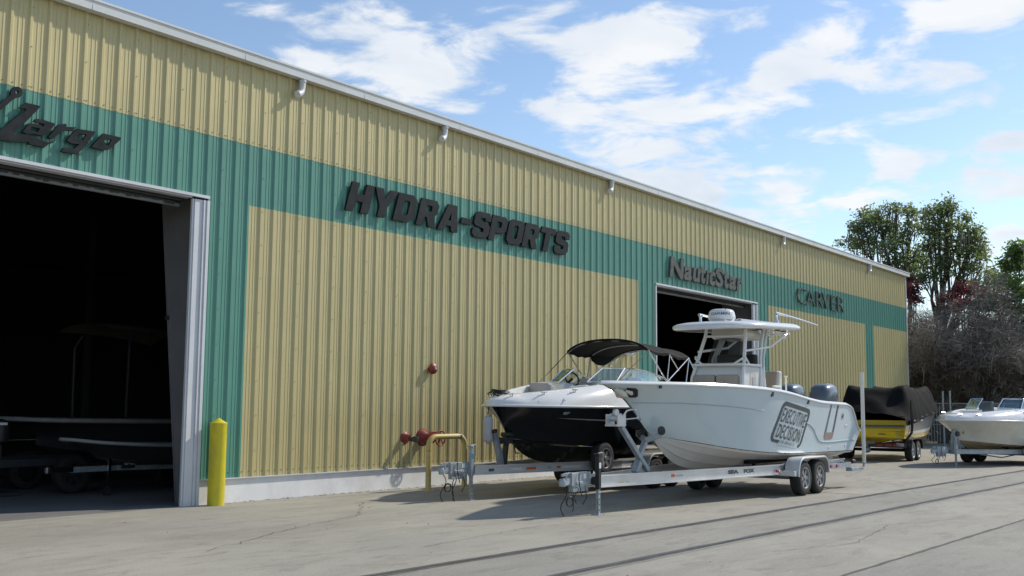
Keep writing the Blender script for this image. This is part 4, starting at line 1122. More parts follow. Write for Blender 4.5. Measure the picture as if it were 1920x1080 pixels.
# winch stand: crossed galvanised arms, winch, bow stops
b = MB()
b.beam(F(1.52, -.05, .62), F(.62, -.05, 1.40), .085, .085); b.beam(F(1.18, .03, .62), F(1.62, .03, 1.17), .085, .085); b.beam(F(1.14, -.02, .60), F(1.30, -.02, .82), .12, .10)
ws = b.build('winch_post', M['galv'], trA, bevel=.008)
b = MB(); b.box(F(.36, -.13, 1.40), F(.66, .10, 1.43)); b.box(F(.38, -.14, 1.43), F(.64, -.12, 1.60)); b.box(F(.38, .08, 1.43), F(.64, .10, 1.60))
b.lathe(F(.52, -.12, 1.53), (0, 1, 0), [(0, .03), (.01, .085), (.03, .085), (.032, .05), (.19, .05), (.192, .085), (.2, .085)], 16)
b.tube([F(.55, -.15, 1.58), F(.57, -.2, 1.66), F(.60, -.26, 1.68), F(.60, -.36, 1.68)], .016, 6); b.lathe(F(.62, .02, 1.62), (0, 1, 0), [(0, .07), (.05, .07)], 14)
b.build('winch', M['alu'], ws, smooth=35)
b = MB(); b.beam(F(1.58, .02, 1.14), F(1.66, -.26, 1.25), .075, .10); b.beam(F(1.58, .02, 1.14), F(1.86, .34, 1.26), .075, .10); b.build('bow_stop_arm', M['galv'], ws, bevel=.008)
for sg, q in ((-1, (1.64, -.30, 1.33)), (1, (1.72, .22, 1.27))):
    MB().lathe(F(q[0]-.06, q[1]-.0, q[2]-.03), (.6, .35*-sg, .2), [(0, .05), (.01, .068), (.11, .068), (.12, .05)], 16).build('bow_stop', M['brass'], ws, smooth=35)
MB().tube([F(.52, 0, 1.50), F(1.30, 0, 1.535)], .012, 5).build('winch_strap', M['pvc'], ws)
# rear frame, roller, tail lights, guide posts
b = MB(); b.beam(F(8.55, -1.16, .50), F(8.55, 1.16, .50), .10, .10); b.beam(F(8.45, -1.16, .40), F(9.05, -1.16, .40), .14, .08); b.beam(F(8.45, 1.16, .40), F(9.05, 1.16, .40), .14, .08)
b.build('rear_crossbeam', M['galv'], trA, bevel=.008)
MB().lathe(F(8.72, -1.12, .56), (1, 0, 0), [(0, .03), (.02, .05), (.2, .05), (.22, .03)], 14).build('guide_roller', M['bumper_red'], trA, smooth=35)
for s_ in (7.28, 7.62): MB().beam(F(s_, -1.18, .51), F(s_+.10, -1.18, .51), .03, .055).build('tail_light', M['redlens'], trA, bevel=.006)
MB().beam(F(7.0, -1.16, .50), F(8.5, -1.16, .50), .03, .10).build('light_bar', M['galv'], trA)
for sg in (-1, 1):
    b = MB(); b.tube([F(8.95, sg*1.17, .40), F(9.10, sg*1.24, .40), F(9.17, sg*1.25, .46), F(9.18, sg*1.25, .6), F(9.18, sg*1.25, .95)], .025, 10); gp_ = b.build('guide_arm', M['galv'], trA, smooth=40)
    b = MB(); b.tube([F(9.18, sg*1.25, .52), F(9.18, sg*1.25, 2.53)], .042, 14); b.lathe(F(9.18, sg*1.25, 2.53), (0, 0, 1), [(0, .045), (.012, .045), (.014, .01)], 14); b.build('guide_post', M['pvc'], gp_, smooth=40)

# ================================================================== black bowrider behind it
def bowrider(root, F, H, zc, side_m, bot_m, deck_m, inset=.34, floor=1.25, bow_closed=.62, deckrise=None):
    """hull, deck moulding with bow cockpit; returns the hull part. zc: coaming height along s"""
    hu = H.topside(F).build('hull', M[side_m], root, smooth=60)
    H.bottom(F).build('hull_bottom', M[bot_m], root, smooth=25)
    H.transom(F).build('transom', M[side_m], root)
    H.rubrail(F, .026, .0, .012).build('rub_rail', M['gel_white'], root, smooth=60)
    md, ml = MB(), MB(); xs = [p[0] for p in zc]; zs = [p[1] for p in zc]
    for sg in (-1, 1):
        rows, lin = [], []
        for t in H.tlist():
            s_, b_, z_ = H.sheer(t); ztop = pchip(xs, zs, s_); i = max(0.0, b_-inset-.12*max(0, 1-s_/2.5))
            if s_ < bow_closed: i = 0.0
            q = max(i, b_-.06)
            k = lambda f: i+(b_-i)*f
            rows.append([F(s_, sg*b_, z_+.015), F(s_, sg*k(.96), z_+.07), F(s_, sg*k(.72), z_+.07+(ztop-z_-.07)*.55), F(s_, sg*k(.40), z_+.07+(ztop-z_-.07)*.88), F(s_, sg*k(.12), ztop), F(s_, sg*k(.0), ztop-.006)])
            fl = floor if s_ >= bow_closed else ztop-.006
            lin.append([F(s_, sg*i, ztop-.007), F(s_, sg*max(0, i-.03), ztop-.03 if s_ >= bow_closed else ztop-.007), F(s_, sg*max(0, i-.05), fl), F(s_, 0, fl)])
        if sg > 0: rows = [list(reversed(r)) for r in rows]
        md.rings(rows, False); ml.rings(lin, False)
    # front bulkhead of the bow well
    dk = md.build('deck', M[deck_m], root, smooth=50)
    ml.build('cockpit_liner', M['gel_white'], dk)
    return hu
F = Frame(16.08, 12.7)
boatB = thing('bowrider', (20, 12.7, .45), 'black hulled bowrider with white deck under a black bimini top', 'boat', 'open bow runabouts')
HB = Hull(
    S=[(.28, 0, 1.735), (.34, .14, 1.735), (.48, .32, 1.73), (.78, .58, 1.725), (1.25, .84, 1.72), (2.0, 1.08, 1.715), (2.8, 1.22, 1.715), (4.0, 1.27, 1.72), (7.1, 1.24, 1.72)],
    C=[(.82, 0, 1.10), (1.1, .18, 1.07), (1.7, .50, 1.0), (2.6, .80, .92), (4.2, 1.0, .84), (7.0, 1.02, .80)],
    K=[(.82, 1.10), (1.1, .90), (1.45, .73), (1.9, .62), (2.6, .56), (7.0, .50)], flare=.14, stem=(.06, 1.0))
hullB = bowrider(boatB, F, HB, [(.28, 1.80), (.36, 1.87), (.6, 1.94), (.95, 1.98), (1.6, 2.05), (2.6, 2.16), (3.3, 2.25), (4.5, 2.28), (7.1, 2.22)], 'gel_black', 'gel_black', 'gel_white', inset=.36, floor=1.40, bow_closed=.98)
bvhB = ground_hull_bvh([hullB])
# stripe and badge on the black side
def lay(outs, bvh, m, name, par, gap=.005): return project(flat_poly(outs, par.location.y-1.3), bvh, M[m], name, par, gap)
lay([[(17.55, 1.495), (19.5, 1.44), (19.5, 1.41), (18.3, 1.45)]], bvhB, 'decal_lt', 'hull_stripe', boatB)
lay([[(17.60, 1.615), (17.74, 1.615), (17.74, 1.585), (17.70, 1.56), (17.62, 1.565)]], bvhB, 'decal_lt', 'hull_badge', boatB)
# bow seats
def bow_seats(root, F, s0, zt, hw):
    MB().beam(F(s0+1.75, .16, zt-.12), F(s0+1.95, .80, zt-.10), .14, .34).build('bow_backrest', M['vinyl'], root, bevel=.05)
    MB().beam(F(s0+1.75, -.80, zt-.10), F(s0+1.6, -.42, zt-.14), .12, .22).build('bow_backrest', M['vinyl_w'], root, bevel=.05)
    MB().beam(F(s0+.45, .26, zt-.27), F(s0+1.7, .62, zt-.25), .42, .14).build('bow_cushion', M['vinyl_w'], root, bevel=.05)
    MB().beam(F(s0+.45, -.26, zt-.27), F(s0+1.7, -.62, zt-.25), .42, .14).build('bow_cushion', M['vinyl_w'], root, bevel=.05)
    for sg in (-1, 1): MB().beam(F(s0+1.98, sg*.22, zt-.32), F(s0+1.98, sg*.95, zt-.32), .06, .62).build('bow_bulkhead', M['gel_white'], root, bevel=.02)
bow_seats(boatB, F, .75, 2.16, 1)
# windshield: two framed front panes with a walk-through, curved side panes
def windshield(root, F, si, so, bi, bo, zb, zt, rake_i, rake_o, side_end, zside):
    for sg in (-1, 1):
        a, c = F(si, sg*bi, zb), F(si+rake_i, sg*bi, zt); d, e = F(so, sg*bo, zb+.01), F(so+rake_o, sg*(bo-.05), zt-.01)
        wf = MB()
        for p, q in ((a, c), (c, e), (e, d), (d, a)): wf.tube([p, q], .018, 6)
        side = []
        for k in range(9):
            u = k/8; side.append((so+(side_end-so)*u, bo+.14*math.sin(min(1, u*1.2)*PI/2), zb+.01-.01*u))
        top = []
        for k in range(9):
            u = k/8; s_ = so+rake_o+(side_end-so-rake_o)*u; top.append((s_, bo-.05+.19*math.sin(min(1, u*1.2)*PI/2), zt-.01-(zt-zb-.03)*u**1.9))
        wf.tube([F(s_, sg*b_, z) for s_, b_, z in top], .016, 6)
        wfr = wf.build('windshield_frame', M['chrome'], root, smooth=40)
        g = MB(); g.prism([a, c, e, d], tuple((Vector(F(.006, 0, 0))-Vector(F(0, 0, 0))))); g.build('windshield_pane', M['glass'], wfr)
        g = MB(); g.rings([[F(*( (p[0], sg*p[1], p[2]) )), F(q[0], sg*q[1], q[2])] for p, q in zip(side, top)], False); g.build('side_pane', M['glass'], wfr)
windshield(boatB, F, 3.12, 3.50, .36, .84, 2.24, 2.55, .62, .42, 5.7, 2.27)
MB().beam(F(3.3, -.95, 2.05), F(3.75, -.95, 2.0), .6, .42).build('dash_console', M['vinyl'], boatB, bevel=.06)
MB().beam(F(3.3, .75, 2.05), F(3.75, .75, 2.0), .75, .42).build('dash_console', M['gel_white'], boatB, bevel=.06)
b = MB(); b.torus(F(4.02, .62, 2.33), (.8, 0, .5), .17, .018, 22, 6); b.tube([F(3.8, .62, 2.22), F(4.02, .62, 2.33)], .03, 6); b.build('steering_wheel', M['black'], boatB, smooth=40)
for q in (.6, -.6): MB().beam(F(4.6, q-.25, 2.1), F(4.6, q+.25, 2.1), .14, .5).build('cockpit_seat', M['vinyl'], boatB, bevel=.05)
# cleats, lines
for s_, b_ in ((.60, -.24), (1.15, -.60), (1.85, -.86), (.65, .28)):
    b = MB(); z = pchip([0, .35, .8, 1.6, 2.6], [1.86, 1.93, 1.945, 2.0, 2.1], s_)
    b.tube([F(s_-.09, b_-.03, z+.035), F(s_+.09, b_+.03-.06, z+.035)], .014, 6); b.tube([F(s_-.03, b_, z-.03), F(s_-.03, b_, z+.035)], .012, 6); b.tube([F(s_+.03, b_-.01, z-.03), F(s_+.03, b_-.01, z+.035)], .012, 6)
    b.build('cleat', M['chrome'], boatB, smooth=40)
for s_, b_, z in ((.46, -.24, 1.80), (.95, -.66, 1.81), (1.45, -.92, 1.83)): MB().tube([F(s_, b_, z), F(s_+.05, b_+.07, z+.045)], .011, 5).build('deck_fitting', M['chrome'], boatB)
MB().lathe(F(3.0, -1.155, 1.90), (0, -1, .4), [(-.01, .045), (.012, .045), (.02, .03), (.01, .01)], 14).build('deck_vent', M['black'], boatB, smooth=40)
b = MB(); random.seed(5)
for k in range(5):
    b.torus(F(.68+random.uniform(-.06, .06), .16+random.uniform(-.06, .06), 1.965+k*.012), (random.uniform(-.2, .2), random.uniform(-.2, .2), 1), .15+random.uniform(-.03, .03), .014, 22, 5)
b.tube([F(.54, .05, 1.96), F(.44, .0, 1.93), F(.46, -.06, 1.92), F(.64, -.02, 1.97)], .014, 5)
rope = b.build('rope_coil', M['black']); tag(rope, 'dark coiled dock line lying on the bow of the black bowrider', 'rope')
# bimini
bt = MB(); rows = []
bowsx = [(3.95, 0), (4.35, 1), (4.9, .35), (5.5, 1), (6.4, 0)]
nx, ny = 28, 22
x0b, x1b = 4.45, 6.42
grid = []
for i in range(nx+1):
    u = i/nx; row = []
    for j in range(ny+1):
        v = -1+2*j/ny
        sag = -.022*abs(math.sin(u*2*PI))**1.2
        crown = .20*(1-abs(v)**2.4)
        e = .018*math.sin(u*2*PI)**2*(abs(v)**4)
        droop = -.05*max(0, abs(u-.5)*2-.8)/.2*0
        z = 3.03+crown-.12*u+sag*.8-e-.05*(abs(v)**8)
        row.append(F(x0b+(x1b-x0b)*u+.16*(v*0), v*(1.05-.02*abs(math.sin(u*2*PI))), z))
    rows.append(row)
bt.rings(rows, False); bt.rings([[Vector(p)-Vector((0, 0, .012)) for p in reversed(r)] for r in rows], False)
# hem turned down around the edge, with a loose flap
hem = [rows[0], [r[0] for r in rows], rows[-1], [r[-1] for r in rows]]
for hpts in hem:
    bt.rings([[Vector(p), Vector(p)-Vector((0, 0, .055+.012*math.sin(i*1.3)))] for i, p in enumerate(hpts)], False)
bim = bt.build('bimini_top', M['canvas'], boatB, smooth=60)
fl = MB(); fl.rings([[F(5.3+.25*k, .98-.012*k, 2.92), F(5.32+.25*k, .93, 2.88-.17*math.sin(PI*(k+.6)/4.4)-.03)] for k in range(5)], False); fl.build('loose_flap', M['canvas'], bim)
for sg in (-1, 1):
    p0 = F(5.30, sg*1.06, 2.28); b = MB()
    b.tube([p0, F(4.48, sg*1.05, 2.96)], .014, 8); b.tube([p0, F(5.45, sg*1.05, 2.90)], .014, 8); b.tube([p0, F(6.36, sg*1.05, 2.85)], .014, 8)
    b.tube([F(6.36, sg*1.05, 2.85), F(6.95, sg*1.08, 2.25)], .013, 8); b.tube([F(5.88, sg*1.05, 2.55), F(5.47, sg*1.05, 2.87)], .012, 8); b.tube([F(6.38, sg*1.05, 2.85), F(6.15, sg*1.08, 2.25)], .013, 8)
    b.build('bimini_strut', M['chrome'] if sg < 0 else M['galv'], bim, smooth=50)
    b = MB(); b.tube([F(4.48, sg*1.05, 2.95), F(3.3, sg*1.0, 2.24)], .009, 6); b.build('bimini_strap', M['black'], bim)
for sx_ in (4.48, 5.44, 6.38):
    u = (sx_-x0b)/(x1b-x0b); b = MB()
    b.tube([F(sx_, v*1.04, 3.02+.20*(1-abs(v)**2.4)-.12*u-.05*(abs(v)**8)-.03) for v in np.linspace(-1, 1, 17)], .013, 8); b.build('bimini_bow', M['galv'], bim, smooth=50)
# boat fender hanging at the bow
b = MB(); fx, fy = F(.28, .06, 0)[:2]
b.lathe((fx, fy, 1.02), (0, 0, 1), [(-.04, .022), (0, .025), (.03, .075), (.07, .092), (.44, .092), (.49, .075), (.52, .025), (.56, .02)], 18)
fe = b.build('boat_fender', M['vinyl'], smooth=40); tag(fe, 'white grey cylindrical fender hanging from the bow of the black boat', 'fender')
b = MB(); b.tube([(fx, fy, 1.57), (fx+.01, fy, 1.66), (fx+.03, fy, 1.74)], .012, 6); b.torus((fx, fy, 1.585), (0, 1, 0), .02, .008, 10, 5); b.build('fender_line', M['black'], fe)

# its trailer
trB = thing('boat_trailer', (20, 12.7, 0), 'aluminium boat trailer with a spare wheel under the black bowrider', 'trailer', 'boat trailers')
PB = dict(zt=.62, zb=.45, s0=-.30, sv=3.6, s1=6.8, hw=.90, cross=[0, 1.4, 2.6, 4.6, 6.5], jack=(-.42, -.10, .965), cable=.50, jackmat='galv', sticker='blue')
trailer_common(trB, F, PB)
for s_ in (4.5, 5.28):
    for b_, out in ((-1.24, -1), (1.24, 1)): wheel(F, s_, b_, .335, .21, trB, out)
for sg in (-1, 1): fender(F, 4.5, 5.28, .39, sg*1.27, sg*1.0, .74, parent=trB)
for s_ in (4.5, 5.28): MB().tube([F(s_, -1.05, .335), F(s_, 1.05, .335)], .04, 8).build('axle', M['galv'], trB)
b = MB(); b.beam(F(.62, 0, .56), F(.52, 0, .92), .11, .10); b.beam(F(.52, 0, .90), F(.38, 0, 1.22), .11, .09)
wp = b.build('winch_post', M['galv'], trB, bevel=.01)
b = MB(); b.lathe(F(.34, -.05, 1.22), (-.3, 0, 1), [(0, .06), (.05, .06)], 12); b.build('post_cap', M['bumper_red'], wp)
b = MB(); b.beam(F(.55, 0, 1.02), F(.86, 0, 1.14), .07, .07); b.lathe(F(.80, -.12, 1.17), (0, 1, 0), [(0, .045), (.24, .045)], 12)
b.box(F(.66, -.1, 1.0), F(.86, .1, 1.12)); b.beam(F(.72, .0, .6), F(.78, 0, 1.0), .09, .07); b.tube([F(.6, -.14, 1.05), F(.72, -.22, 1.0), F(.8, -.22, .82), F(.9, -.22, .82)], .013, 6); b.build('winch', M['brass'], wp, smooth=35)
sp_s = 2.9
spt = wheel(lambda a, b_, z: (F(a, b_, 0)[0], F(a, b_, 0)[1], z+.345), sp_s, -.96, .33, .20, trB, -1, rr=.64)
MB().beam(F(sp_s, -.62, .66), F(sp_s, -.86, .66), .06, .06).build('spare_bracket', M['galv'], trB)
for s_, w, m in ((.02, .13, 'decal'), (.95, .25, 'orange'), (1.5, .10, 'decal_lt'), (1.75, .10, 'orange'), (1.9, .5, 'label_w'), (.55, .3, 'label_w')): rail_patch(s_, w, .505, .05, m, PB, F, trB)

# ================================================================== yellow wakeboard boat under a cover, stern towards the yard
# frame flipped: s runs from the bow (far) to the stern (near); b < 0 is still built mirrored, so +b faces the yard side
F = Frame(43.4, 12.62, R(4.2), True)
boatY = thing('wakeboard_boat', (39.5, 12.12, .45), 'yellow and grey wakeboard boat seen from its stern, wrapped by a black cover', 'boat')
HY = Hull(
    S=[(0, 0, 1.72), (.08, .18, 1.72), (.3, .40, 1.715), (.8, .72, 1.70), (1.6, 1.0, 1.67), (2.6, 1.17, 1.62), (4.0, 1.22, 1.54), (5.5, 1.22, 1.44), (7.2, 1.19, 1.34)],
    C=[(.7, 0, 1.02), (1.0, .25, .98), (1.7, .62, .90), (2.8, .92, .82), (4.4, 1.05, .76), (7.15, 1.06, .74)],
    K=[(.7, 1.02), (1.0, .84), (1.5, .68), (2.3, .60), (7.1, .58)], flare=.05, stem=(-.05, 1.0))
hullY = HY.topside(F).build('hull', M['gel_yellow'], boatY, smooth=60)
HY.bottom(F).build('hull_bottom', M['gel_yellow'], boatY, smooth=25)
HY.transom(F).build('transom', M['gel_yellow'], boatY)
HY.topside(F, .34, .995, .03, .93, 6, out=.006).build('side_panel', M['gel_grey'], boatY, smooth=60)
HY.topside(F, .20, .35, .02, .93, 2, out=.010).build('side_stripe', M['gel_white'], boatY, smooth=60)
HY.topside(F, .24, .995, .025, .10, 6, out=.012).build('bow_stripe', M['gel_white'], boatY, smooth=60)
HY.rubrail(F, .022, 0, .012).build('rub_rail', M['gel_grey'], boatY, smooth=60)
MB().add([F(7.2, -1.19, 1.34), F(7.2, 1.19, 1.34), F(4, 1.2, 1.5), F(1, .85, 1.68), F(0, 0, 1.72), F(1, -.85, 1.68), F(4, -1.2, 1.5)], [tuple(range(7))]).build('deck', M['gel_yellow'], boatY)
# stern: platform, moulded panels
b = MB(); b.prism([F(7.15, -1.1, 1.0), F(7.9, -.95, 1.0), F(7.9, .95, 1.0), F(7.15, 1.1, 1.0)], (0, 0, .07)); b.build('swim_platform', M['gel_yellow'], boatY, bevel=.02)
b = MB(); b.prism([F(7.203, -1.10, 1.12), F(7.203, 1.10, 1.12), F(7.203, 1.10, 1.19), F(7.203, -1.10, 1.19)], tuple(Vector(F(7.215, 0, 0))-Vector(F(7.203, 0, 0)))); b.build('stern_band', M['gel_grey'], boatY)
b = MB(); b.prism([F(7.91, .05, .80), F(7.91, .70, .80), F(7.91, .82, .98), F(7.91, .30, .98)], tuple(Vector(F(7.92, 0, 0))-Vector(F(7.91, 0, 0)))); b.prism([F(7.15, -.9, .80), F(7.9, -.85, .82), F(7.9, .95, .78), F(7.15, 1.05, .78)], (0, 0, .215)); 
b.build('platform_skirt', M['gel_yellow'], boatY, bevel=.02)
b = MB(); b.prism([F(7.905, .20, .80), F(7.905, .62, .80), F(7.905, .80, .98), F(7.905, .38, .98)], tuple(Vector(F(7.915, 0, 0))-Vector(F(7.905, 0, 0)))); b.build('stern_graphic', M['decal_lt'], boatY)
b = MB(); b.prism([F(7.917, .42, .885), F(7.917, .66, .885), F(7.917, .68, .92), F(7.917, .44, .92)], tuple(Vector(F(7.92, 0, 0))-Vector(F(7.917, 0, 0)))); b.build('stern_badge', M['decal'], boatY)
# cover: cloth over the tower and windscreen, hem along the rub rail
cov = MB(); rows = []
ridge = [(.0, 1.78), (.35, 1.83), (1.0, 2.05), (1.6, 2.32), (2.3, 2.48), (2.7, 2.56), (3.3, 2.50), (4.2, 2.42), (4.8, 2.45), (5.6, 2.52), (6.1, 2.54), (6.35, 2.50), (6.7, 2.25), (7.25, 1.85), (7.55, 1.60)]
random.seed(12)
nxc, nyc = 60, 26
for i in range(nxc+1):
    s_ = -.05+7.6*i/nxc; hb, hz = HY.ev(HY.S, min(max(s_, 0), 7.2)); hb = max(hb, .03)+.035
    zr = pchip([p[0] for p in ridge], [p[1] for p in ridge], max(0, s_)); row = []
    low = hz-.05-.10*(1/(1+math.exp(-(s_-5.6)*3.0)))
    for j in range(nyc+1):
        v = -1+2*j/nyc; a = abs(v); sg = 1 if v > 0 else -1
        if a > .8: q = (a-.8)/.2; b_ = hb+.01*q; z = hz+.05+(low-hz-.05)*q
        else:
                q = a/.8; b_ = hb*(q**.80); w_ = min(1, max(0, s_-1.3)/1.1)*min(1, max(0, 7.0-s_)/.5)
                tent = 1-q**1.5; box = (1-((q-.66)/.34)**1.5) if q > .66 else 1-.13*(1-(q/.66)**2)
                z = hz+.05+(zr-hz-.05)*(tent*(1-w_)+box*w_)
        wr = .045*(abs(math.sin(s_*2.3+v*4.1))-.5)*math.sin(v*7+s_*1.3)+.030*(abs(math.sin(s_*4.7-v*6.3))-.6)+.012*math.sin(v*23+s_*7)
        row.append(F(s_, sg*(b_+wr*.8*a), z+wr*(1-a*.6)))
    rows.append(row)
cov.rings(rows, False)
cv = cov.build('boat_cover', M['cover'], smooth=70); tag(cv, 'black fitted cloth cover draped over the yellow boat', 'boat cover')
for s_, b_, z in ((1.3, .62, 1.98), (2.4, .80, 2.22)): MB().lathe(F(s_, b_, z), (.1, -.8, .5), [(0, .11), (.03, .10), (.05, .03)], 12).build('cover_vent', M['vinyl'], cv)
b = MB(); 
for k in range(22): 
    if k % 7 != 5: b.beam(F(5.2+k*.06, 1.262, 1.34), F(5.2+k*.06+.045, 1.262, 1.34), .012, .03+.015*(k % 3 == 0))
b.build('cover_lettering', M['label_w'], cv)
tag(cv, None)
trY = thing('boat_trailer', (39.5, 12.12, 0), 'black tandem boat trailer with red tail lights under the yellow boat', 'trailer', 'boat trailers')
M['trblack'] = mat('black_painted_frame', (0.012, 0.012, 0.013), 0.3, var=.2, coat=.3)
for sg in (-1, 1):
    b = MB(); b.beam(F(.2, sg*.1, .55), F(3, sg*.85, .55), .1, .15); b.beam(F(3, sg*.85, .55), F(7.3, sg*.85, .55), .1, .15); b.build('rail', M['trblack'], trY)
    for s_ in (5.75, 6.55): wheel(F, s_, sg*1.22, .34, .23, trY, sg, spoke=5, rimmat='galv', rr=.70)
    fender(F, 5.75, 6.55, .40, sg*1.25, sg*.98, .76, m='trblack', parent=trY)
    b = MB(); b.tube([F(6.95, sg*1.0, .60), F(7.05, sg*1.08, .66), F(7.0, sg*1.28, .95), F(7.0, sg*1.30, 1.15), F(7.0, sg*1.30, 2.0)], .042, 10); b.build('guide_post', M['trblack'], trY, smooth=50)
b = MB(); b.beam(F(7.25, -1.1, .52), F(7.25, 1.15, .52), .12, .14); b.beam(F(3.5, -.85, .5), F(3.5, .85, .5), .1, .1); b.build('crossbeam', M['trblack'], trY)
for b_ in (-.9, -.4, .22, .50, .76): MB().beam(F(7.325, b_, .53), F(7.325, b_+.20, .53), .03, .06).build('tail_light', M['redlens'], trY)
b = MB(); b.beam(F(7.33, .86, .55), F(7.33, 1.1, .55), .02, .10); b.build('number_plate', M['vinyl'], trY)
b = MB(); b.lathe(F(7.35, -.10, .42), (0, 0, 1), [(-.15, .05), (-.1, .14), (0, .14), (.08, .06), (.2, .05)], 12); b.beam(F(7.3, -.3, .60), F(7.5, .2, .62), .06, .10); b.build('drive_fin', M['galv'], boatY)
b = MB(); b.tube([F(5.75, -1, .34), F(5.75, 1, .34)], .04, 8); b.tube([F(6.55, -1, .34), F(6.55, 1, .34)], .04, 8); b.build('axle', M['trblack'], trY)
b = MB(); b.beam(F(.15, -.06, .02), F(.15, -.06, .8), .06, .06, (1, 0, 0)); b.build('jack', M['trblack'], trY)
b = MB(); b.beam(F(-.6, 0, .55), F(.3, 0, .55), .1, .12); b.build('tongue', M['trblack'], trY)

# ================================================================== cream bowrider at the right
AZ = R(-15)
F = Frame(34.0, 9.23, AZ)
cq = F(3.2, 0, 0)
boatD = thing('bowrider', (cq[0], cq[1], .3), 'cream bowrider with tan stained bottom and split windshield beside the fence', 'boat', 'open bow runabouts')
HD = Hull(
    S=[(.25, 0, 1.40), (.31, .14, 1.40), (.45, .31, 1.40), (.75, .56, 1.395), (1.2, .82, 1.39), (1.9, 1.05, 1.38), (2.8, 1.20, 1.37), (4.0, 1.25, 1.37), (6.6, 1.22, 1.36)],
    C=[(.95, 0, .80), (1.2, .16, .77), (1.8, .48, .71), (2.7, .78, .64), (4.2, .98, .57), (6.5, 1.0, .54)],
    K=[(.95, .80), (1.2, .65), (1.6, .52), (2.2, .43), (3, .38), (6.5, .33)], flare=.12, stem=(.10, 1.0))
hullD = bowrider(boatD, F, HD, [(0, 1.47), (.12, 1.52), (.35, 1.56), (.8, 1.60), (1.6, 1.66), (2.4, 1.72), (3.2, 1.76), (4.5, 1.80), (6.6, 1.78)], 'gel_cream', 'tan_bottom', 'gel_white', inset=.40, floor=1.05, bow_closed=.95)
windshield(boatD, F, 2.75, 3.1, .34, .92, 1.74, 2.07, .40, .30, 5.2, 1.80)
MB().beam(F(2.5, .42, 1.55), F(2.8, .80, 1.55), .5, .30).build('bow_backrest', M['vinyl_w'], boatD, bevel=.05)
MB().beam(F(1.2, .45, 1.50), F(2.3, .66, 1.55), .26, .20).build('bow_cushion', M['vinyl'], boatD, bevel=.05)
MB().beam(F(1.1, -.40, 1.40), F(2.3, -.66, 1.45), .26, .14).build('bow_cushion', M['vinyl_w'], boatD, bevel=.05)
for sg in (-1, 1): MB().beam(F(2.9, sg*.24, 1.4), F(2.9, sg*.98, 1.4), .06, .62).build('bow_bulkhead', M['gel_white'], boatD, bevel=.02)
MB().beam(F(3.45, .15, 1.78), F(3.45, .62, 1.78), .14, .40).build('seat_back', M['cowl'], boatD, bevel=.04)
for s_, b_, z in ((.60, -.28, 1.57), (1.1, -.60, 1.56), (1.0, .50, 1.62), (2.2, -.92, 1.61)): MB().tube([F(s_-.08, b_, z), F(s_+.08, b_-.04, z)], .018, 6).build('cleat', M['chrome'], boatD)
b = MB(); b.tube([F(2.6, -1.0, 1.70), F(2.9, -1.08, 1.66), F(3.1, -1.14, 1.56), F(3.2, -1.22, 1.42), F(3.1, -1.26, 1.40), F(2.6, -1.24, 1.45)], .013, 6)
tag(b.build('rope', M['blue']), 'dark blue line hanging over the side of the cream bowrider', 'rope')
bvhD = ground_hull_bvh([hullD])
x_, y_, _ = F(3.55, -1.25, 0)
lay([[(x_-.12, 1.30), (x_+.08, 1.30), (x_+.14, 1.235), (x_-.06, 1.225)]], bvhD, 'redlens', 'hull_sticker', boatD)
trD = thing('boat_trailer', (cq[0], cq[1], 0), 'galvanised trailer with a bow post under the cream bowrider', 'trailer', 'boat trailers')
PD = dict(zt=.52, zb=.385, s0=.35, sv=3.2, s1=6.4, hw=.90, cross=[.6, 1.8, 3.0, 5.8], jack=(.42, -.22, .74), cable=.3, drop=.012, jackmat='galv', metal='galv')
trailer_common(trD, F, PD)
for s_ in (3.45, 4.25):
    for b_, out in ((-1.2, -1), (1.2, 1)): wheel(F, s_, b_, .33, .21, trD, out)
for sg in (-1, 1): fender(F, 3.45, 4.25, .39, sg*1.23, sg*.98, .62, m='galv', parent=trD)
b = MB(); b.beam(F(.75, -.05, .5), F(.62, -.05, 1.10), .10, .10); b.beam(F(1.05, .02, .5), F(.95, .02, 1.0), .09, .09); b.beam(F(.6, 0, .95), F(1.2, 0, 1.02), .07, .07)
wp = b.build('winch_post', M['galv'], trD, bevel=.01)
MB().lathe(F(1.0, -.22, 1.05), (.26, .97, 0), [(0, .07), (.4, .07)], 12).build('bow_roller', M['yellow_old'], wp, smooth=35)
MB().lathe(F(.72, -.16, .98), (.26, .97, 0), [(0, .08), (.25, .08)], 12).build('winch', M['brass'], wp, smooth=35)
b = MB(); b.tube([F(3.45, -1, .33), F(3.45, 1, .33)], .04, 8); b.tube([F(4.25, -1, .33), F(4.25, 1, .33)], .04, 8); b.tube([F(1.5, -.4, .36), F(2.6, -.5, .24), F(3.6, -.6, .34)], .02, 6); b.build('axle', M['galv'], trD)

# ------------------------------------------------------------------ fixtures on and by the wall
def bollard(x, y, h, r, m, label, capm=None):
    t = thing('bollard', (x, y, 0), label, 'bollard')
    MB().lathe((x, y, -.02), (0, 0, 1), [(0, r), (h-.11, r), (h-.10, r*1.03), (h-.085, r*1.03)] + ([] if capm else [(h-.02, r*.25), (h, .012)]), 28).build('sleeve', M[m], t, smooth=35)
    if capm: MB().lathe((x, y, h-.10), (0, 0, 1), [(0, r*1.02), (.06, r*1.02), (.11, r*.6), (.12, .02)], 20).build('cap', M[capm], t, smooth=35)
    return t
bollard(11.965, 15.20, 1.50, .145, 'yellow', 'bright yellow steel bollard with pointed cap beside the big open door')
bollard(12.02, 16.3, 1.42, .09, 'bumper_red', 'dark red post with white cap just inside the big open door', 'label_w')
t = thing('alarm_bell', (17.72, WY, 2.51), 'small round red alarm bell on the tan wall', 'alarm bell')
